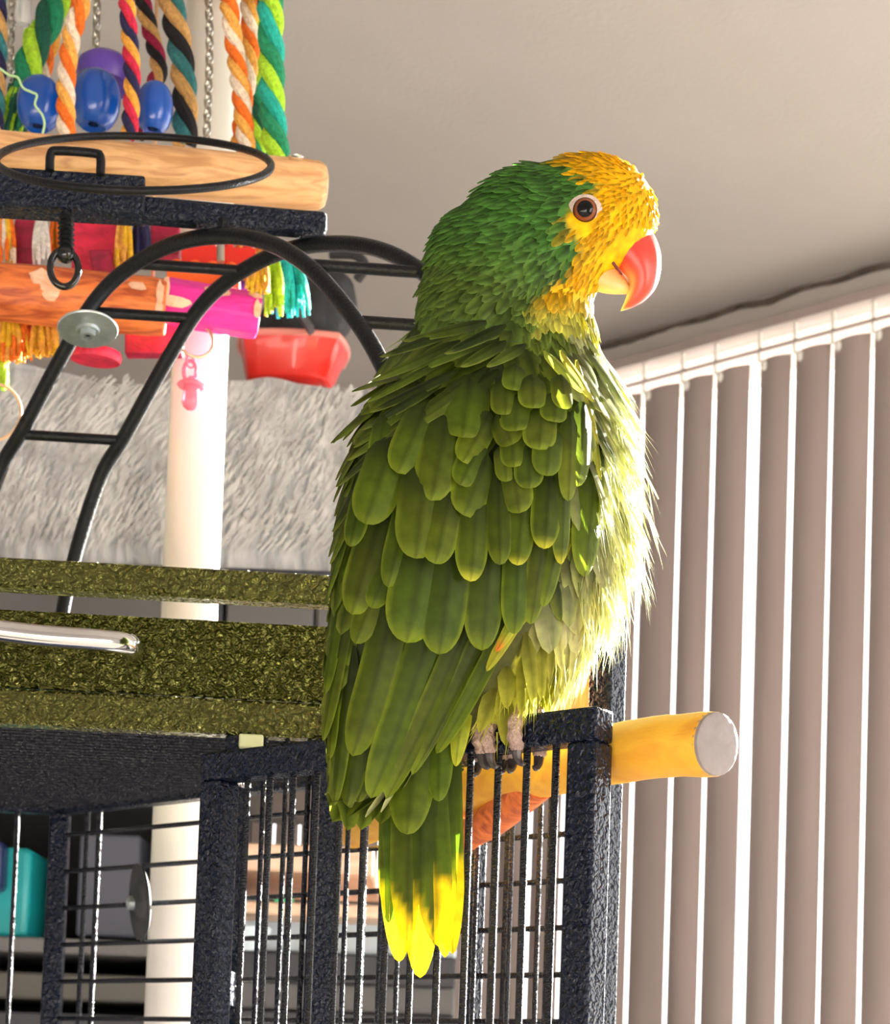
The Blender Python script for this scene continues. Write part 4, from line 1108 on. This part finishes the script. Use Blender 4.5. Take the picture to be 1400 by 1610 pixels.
# long flight feathers
for a in [(120, 820, 62, 1200, 70), (140, 900, 55, 1345, 62), (95, 1050, 78, 1400, 55), (150, 1050, 90, 1545, 60), (190, 1200, 130, 1545, 90), (205, 1250, 165, 1535, 70)]:
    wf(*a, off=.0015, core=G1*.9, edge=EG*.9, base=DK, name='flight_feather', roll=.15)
for i, a in enumerate([(660, 900, 405, 1385, 58), (600, 880, 330, 1450, 72), (535, 880, 250, 1525, 88), (425, 860, 202, 1522, 128), (290, 820, 146, 1392, 122)]):
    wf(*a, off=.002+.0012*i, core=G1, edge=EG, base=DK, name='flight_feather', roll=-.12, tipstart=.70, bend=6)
# secondaries along the right wing edge, sunlight painted in as a paler colour
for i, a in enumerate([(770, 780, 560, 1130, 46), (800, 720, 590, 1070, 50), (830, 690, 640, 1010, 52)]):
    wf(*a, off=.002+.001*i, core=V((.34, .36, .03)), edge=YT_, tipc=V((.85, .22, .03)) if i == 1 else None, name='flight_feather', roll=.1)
# greater coverts
for i, a in enumerate([(250, 800, 155, 1045, 95), (300, 700, 205, 935, 100), (250, 600, 145, 955, 140), (800, 640, 735, 930, 66), (745, 660, 695, 985, 78), (660, 700, 645, 1015, 88), (570, 690, 545, 1066, 142), (460, 700, 412, 1078, 148), (380, 690, 312, 1042, 170)]):
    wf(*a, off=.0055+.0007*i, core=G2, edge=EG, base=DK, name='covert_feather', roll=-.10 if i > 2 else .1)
# median coverts
for i, a in enumerate([(190, 520, 140, 745, 80), (330, 560, 255, 870, 90), (900, 380, 862, 838, 112), (800, 480, 790, 800, 70), (755, 500, 738, 752, 96), (675, 560, 655, 803, 102), (595, 500, 602, 802, 92), (530, 560, 510, 853, 116), (450, 560, 400, 798, 116), (370, 480, 340, 782, 152), (280, 400, 185, 675, 140)]):
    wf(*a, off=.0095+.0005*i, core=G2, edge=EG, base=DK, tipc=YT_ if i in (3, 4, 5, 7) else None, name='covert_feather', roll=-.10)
# scapulars and lesser coverts
for i, a in enumerate([(250, 330, 222, 475, 80), (560, 460, 488, 648, 128), (440, 330, 388, 603, 146), (380, 300, 285, 518, 120), (545, 410, 478, 555, 92), (570, 330, 486, 484, 104), (510, 215, 484, 408, 144),
                       (860, 300, 840, 560, 90), (820, 330, 812, 605, 70), (640, 480, 662, 642, 104), (690, 430, 692, 566, 92), (610, 430, 622, 545, 70), (640, 380, 645, 500, 90), (755, 370, 745, 527, 100), (600, 330, 640, 430, 90), (730, 310, 722, 446, 106), (650, 270, 652, 388, 108), (770, 270, 768, 360, 90), (620, 225, 618, 338, 100), (700, 215, 704, 318, 95), (790, 215, 800, 320, 80), (650, 180, 640, 262, 75)]):
    wf(*a, off=(.0135 if i < 7 else .0105)+.0004*i, lift=.003, core=G3 if i > 6 else G2*1.1, edge=EG*1.0, base=DK*1.4, name='scapular_feather', roll=-.08, nu=10)
# long ragged mantle feathers sweeping down to the left
for i, a in enumerate([(330, 330, 100, 560, 40), (380, 300, 130, 480, 46), (400, 250, 150, 440, 44), (430, 230, 175, 385, 46), (560, 190, 215, 440, 60), (600, 200, 300, 395, 56), (470, 200, 200, 330, 48), (450, 150, 190, 300, 44), (480, 110, 205, 235, 48), (500, 60, 230, 160, 46), (560, 100, 330, 205, 50), (560, 50, 300, 110, 44), (620, 60, 430, 150, 46), (620, 110, 480, 190, 46), (680, 120, 560, 190, 46), (200, 480, 85, 700, 56), (170, 560, 78, 800, 50), (140, 640, 70, 900, 50)]):
    wf(*a, off=.010+.0006*i if i < 15 else .004, lift=.004, core=V((.10, .15, .012)) if i % 3 else V((.03, .05, .008)), edge=V((.26, .32, .04)), base=DK, name='mantle_feather', roll=.25, point=.6, tipstart=.4, nu=10)
# shoulder feathers on the right, sun painted into their lighter colour
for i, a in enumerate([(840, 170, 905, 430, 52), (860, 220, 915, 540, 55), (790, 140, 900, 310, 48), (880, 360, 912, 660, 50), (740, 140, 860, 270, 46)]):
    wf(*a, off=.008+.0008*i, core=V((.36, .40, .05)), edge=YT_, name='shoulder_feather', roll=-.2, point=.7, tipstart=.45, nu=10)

# tail
def tail_tip(thr, slope):
    def f(pos, t, v, c):
        return c.lerp(V((.90, .68, .005)), smooth(-.035, .035, t-thr-slope*v))
    return f
for i, (a, b_, w_, thr, sl, dz) in enumerate([((620, 1130), (612, 1450), 46, .80, .02, (50, 78)), ((705, 1120), (712, 1500), 44, .62, .0, (50, 78)), ((690, 1120), (700, 1505), 48, .66, -.06, (52, 80)),
                                     ((625, 1130), (628, 1512), 62, .86, .03, (54, 82)), ((675, 1120), (690, 1488), 56, .70, -.05, (56, 84)), ((645, 1120), (640, 1480), 60, .88, -.10, (58, 86)), ((662, 1110), (661, 1537), 66, .74, -.16, (60, 88))]):
    big_feather('tail_feather', a, b_, w_, 0, core=V((.09, .14, .005)), edge=V((.15, .21, .008)), base=DK, dzpath=dz, tip_fn=tail_tip(thr, sl), point=.62, tipstart=.72, nu=20, roll=(-.15, .2, .15, -.1, .1, -.1, .05)[i], camber=.10)
big_feather('tail_covert', (655, 1140), (640, 1312), 78, 0, core=V((.12, .17, .008)), edge=EG, base=DK, dzpath=(70, 96), point=.9, tipstart=.5)
big_feather('tail_covert', (690, 1120), (690, 1260), 52, 0, core=V((.09, .14, .01)), edge=V((.18, .26, .02)), base=DK, dzpath=(62, 90), point=.9, tipstart=.5)
big_feather('thigh_feather', (730, 1090), (717, 1205), 34, 0, core=V((.35, .45, .04)), edge=YT_, dzpath=(70, 84), point=.6, tipstart=.4)

# ---- beak
def pair_loft(pairs, hd, cfun, name, n=18, dz=0, sub=5):
    P1 = spline([V((a[0], a[1], 0)) for a, b in pairs], sub); P2 = spline([V((b[0], b[1], 0)) for a, b in pairs], sub); H = spline([V((h, 0, 0)) for h in hd], sub)
    vs_, cs, fs = [], [], []
    for i in range(len(P1)):
        a, b, h = P1[i], P2[i], max(.5, H[i].x); c = (a+b)/2; r = (a-b)/2
        for k in range(n):
            th = 2*math.pi*k/n; q = c+r*math.cos(th); vs_.append(Bp(q.x, q.y, dz+h*math.sin(th))-PL); cs.append(cfun(i/(len(P1)-1), math.cos(th), math.sin(th)))
    m = len(P1)
    fs = [(i*n+k, i*n+(k+1) % n, (i+1)*n+(k+1) % n, (i+1)*n+k) for i in range(m-1) for k in range(n)]+[tuple(range(n-1, -1, -1)), tuple((m-1)*n+k for k in range(n))]
    o = bpy.data.objects.new(name, col_mesh(name, vs_, fs, cs)); col.objects.link(o); o.parent = parrot; return o
m, nt, b = nodes('beak_keratin'); a = nt.nodes.new('ShaderNodeAttribute'); a.attribute_name = 'Col'; nt.links.new(a.outputs['Color'], b.inputs['Base Color'])
b.inputs['Roughness'].default_value = .32; b.inputs['Subsurface Weight'].default_value = .25; b.inputs['Subsurface Radius'].default_value = (.01, .004, .002); b.inputs['Subsurface Scale'].default_value = .4
MT['beak'] = m
RED = V((.85, .035, .03)); PEACH = V((.90, .42, .16)); HORN = V((.92, .55, .20))
def cup(t, cu, si):
    e = smooth(-.35, -.95, cu)*.9 if False else (1-smooth(-.95, -.35, cu)); c = RED.lerp(V((.88, .10, .035)), t*.6); c = c.lerp(HORN, e*smooth(.15, .5, t)); return c.lerp(HORN, smooth(.82, 1, t))
bk = pair_loft([((995, 338), (948, 392)), ((1022, 358), (962, 410)), ((1037, 388), (978, 428)), ((1040, 420), (988, 440)), ((1032, 452), (988, 455)), ((1014, 473), (984, 470)), ((994, 484), (979, 482)), ((979, 489), (976, 489))], [50, 50, 44, 36, 27, 17, 8, 2], cup, 'upper_beak')
bk['label'] = 'red hooked upper beak'; bk.data.materials.append(MT['beak'])
bk2 = pair_loft([((940, 392), (915, 440)), ((958, 404), (930, 454)), ((974, 425), (950, 461)), ((986, 440), (972, 463)), ((993, 452), (990, 462))], [36, 35, 30, 22, 8], lambda t, cu, si: PEACH.lerp(HORN, smooth(0, 1, t)), 'lower_beak')
bk2['label'] = 'peach lower beak'; bk2.data.materials.append(MT['beak'])
# dark gape line
gl = [Bp(954, 397, 40), Bp(961, 408, 43), Bp(970, 421, 39), Bp(979, 432, 32)]
gp = MB().tube(spline(gl, 5), [.0003]+[.0006]*4+[.0008]*6+[.0006]*4+[.0003], 8).build('gape', plain('dark_gape', (.12, .01, .01), .5), parrot)
# ---- eye
def eyeset(px, py):
    h = hit(px, py); c, n = h; v = -ray(px, py).normalized(); n = (n*.5+v*.5).normalized()
    up_e = (Z-n*Z.dot(n)).normalized(); sd_ = up_e.cross(n)
    c = c-n*.0005
    q = MB(); vs_ = [c+n*.0026]; NR = 5; K = 26
    for r in range(1, NR+1):
        for k in range(K):
            th = 2*math.pi*k/K; rr_ = r/NR; rx = .0088; ry = .0080
            vs_.append(c+sd_*math.cos(th)*rx*rr_+up_e*math.sin(th)*ry*rr_+n*(.0028*(1-rr_**3)-.0004+.0003*math.sin(rr_*22)))
    fs = [(0, 1+k, 1+(k+1) % K) for k in range(K)]+[(1+(r-1)*K+k, 1+r*K+k, 1+r*K+(k+1) % K, 1+(r-1)*K+(k+1) % K) for r in range(1, NR) for k in range(K)]
    q.add(vs_, fs, True); e = q.build('eye_ring', MT['eyeskin'], parrot); e['label'] = 'pale bare skin around the eye'
    R = .0066; ec = c+n*-.0012; vs_, cs, fs = [], [], []; K, NR = 32, 22
    for i in range(NR+1):
        ph = math.pi*.62*i/NR
        for k in range(K):
            th = 2*math.pi*k/K; vs_.append(ec+(n*math.cos(ph)+(sd_*math.cos(th)+up_e*math.sin(th))*math.sin(ph))*R-PL)
            s = math.sin(ph) if ph < math.pi/2 else 1
            cc = V((.004, .004, .005)) if s < .60 else V((.22, .06, .022)) if s < .80 else V((.08, .025, .015)) if s < .90 else V((.03, .012, .012)); cs.append(cc)
    fs = [(i*K+k, i*K+(k+1) % K, (i+1)*K+(k+1) % K, (i+1)*K+k) for i in range(NR) for k in range(K)]
    o = bpy.data.objects.new('eye', col_mesh('eye', vs_, fs, cs)); col.objects.link(o); o.parent = parrot; o['label'] = 'dark round eye with a brown iris'
    m, nt, b = nodes('eye_gloss'); a = nt.nodes.new('ShaderNodeAttribute'); a.attribute_name = 'Col'; nt.links.new(a.outputs['Color'], b.inputs['Base Color']); b.inputs['Roughness'].default_value = .05; b.inputs['Specular IOR Level'].default_value = .25
    o.data.materials.append(m)
eyeset(920, 331)
# ---- feet: two toes either way round the bar
def foot(px, splay, seed):
    rnd = random.Random(seed); c = bar_at(px); c = V((c.x, c.y, zd)); h = BT/2
    root = MB(); cn = -dn
    def pt(s, n_, z_): return c+dd*s+cn*n_+Z*z_
    ank = pt(0, -.002, h+.012)
    ft = MB(); ft.tube(spline([pt(.0, .0, h+.040), ank, pt(0, 0, h+.004)], 5), [.0075]*3+[.0068]*4+[.0062]*4, 12)
    ft.ellipsoid(pt(0, 0, h+.0045), dd*.0085, cn*.0085, Z*.0055, 16, 10)
    claws = []
    for (s_, near) in ((-.007, 1), (.0075, 1), (-.008, -1), (.006, -1)):
        s2 = s_*splay; k = near
        path = spline([pt(s_*.3, 0, h+.0045), pt(s_*.8, k*(h*.75), h+.0048), pt(s2, k*(h+.0042), h*.55), pt(s2*1.05, k*(h+.0046), -h*.35), pt(s2*1.05, k*(h+.0025), -h*.95)], 5)
        m = len(path); ft.tube(path, [.0048-.0012*(i/(m-1))+.0005*math.sin(i*1.3) for i in range(m)], 12)
        e = path[-1]; ft.ellipsoid(e, dd*.0036, cn*.0036, Z*.0036, 10, 8)
        cl = spline([e+Z*.001, e+cn*k*-.0008-Z*.0055, e+cn*k*-.0035-Z*.0085+dd*.0006, e+cn*k*-.0068-Z*.0078+dd*.001], 5)
        claws.append((cl, [.0027*(1-i/(len(cl)-1))**.7+.0003 for i in range(len(cl))]))
    f = ft.build('foot', MT['skin'], parrot); f['label'] = 'scaly grey pink foot gripping the bar'
    for cl, rd in claws: MB().tube(cl, rd, 8).build('claw', MT['claw'], f)
foot(757, 1.15, 1); foot(812, 1.1, 2)
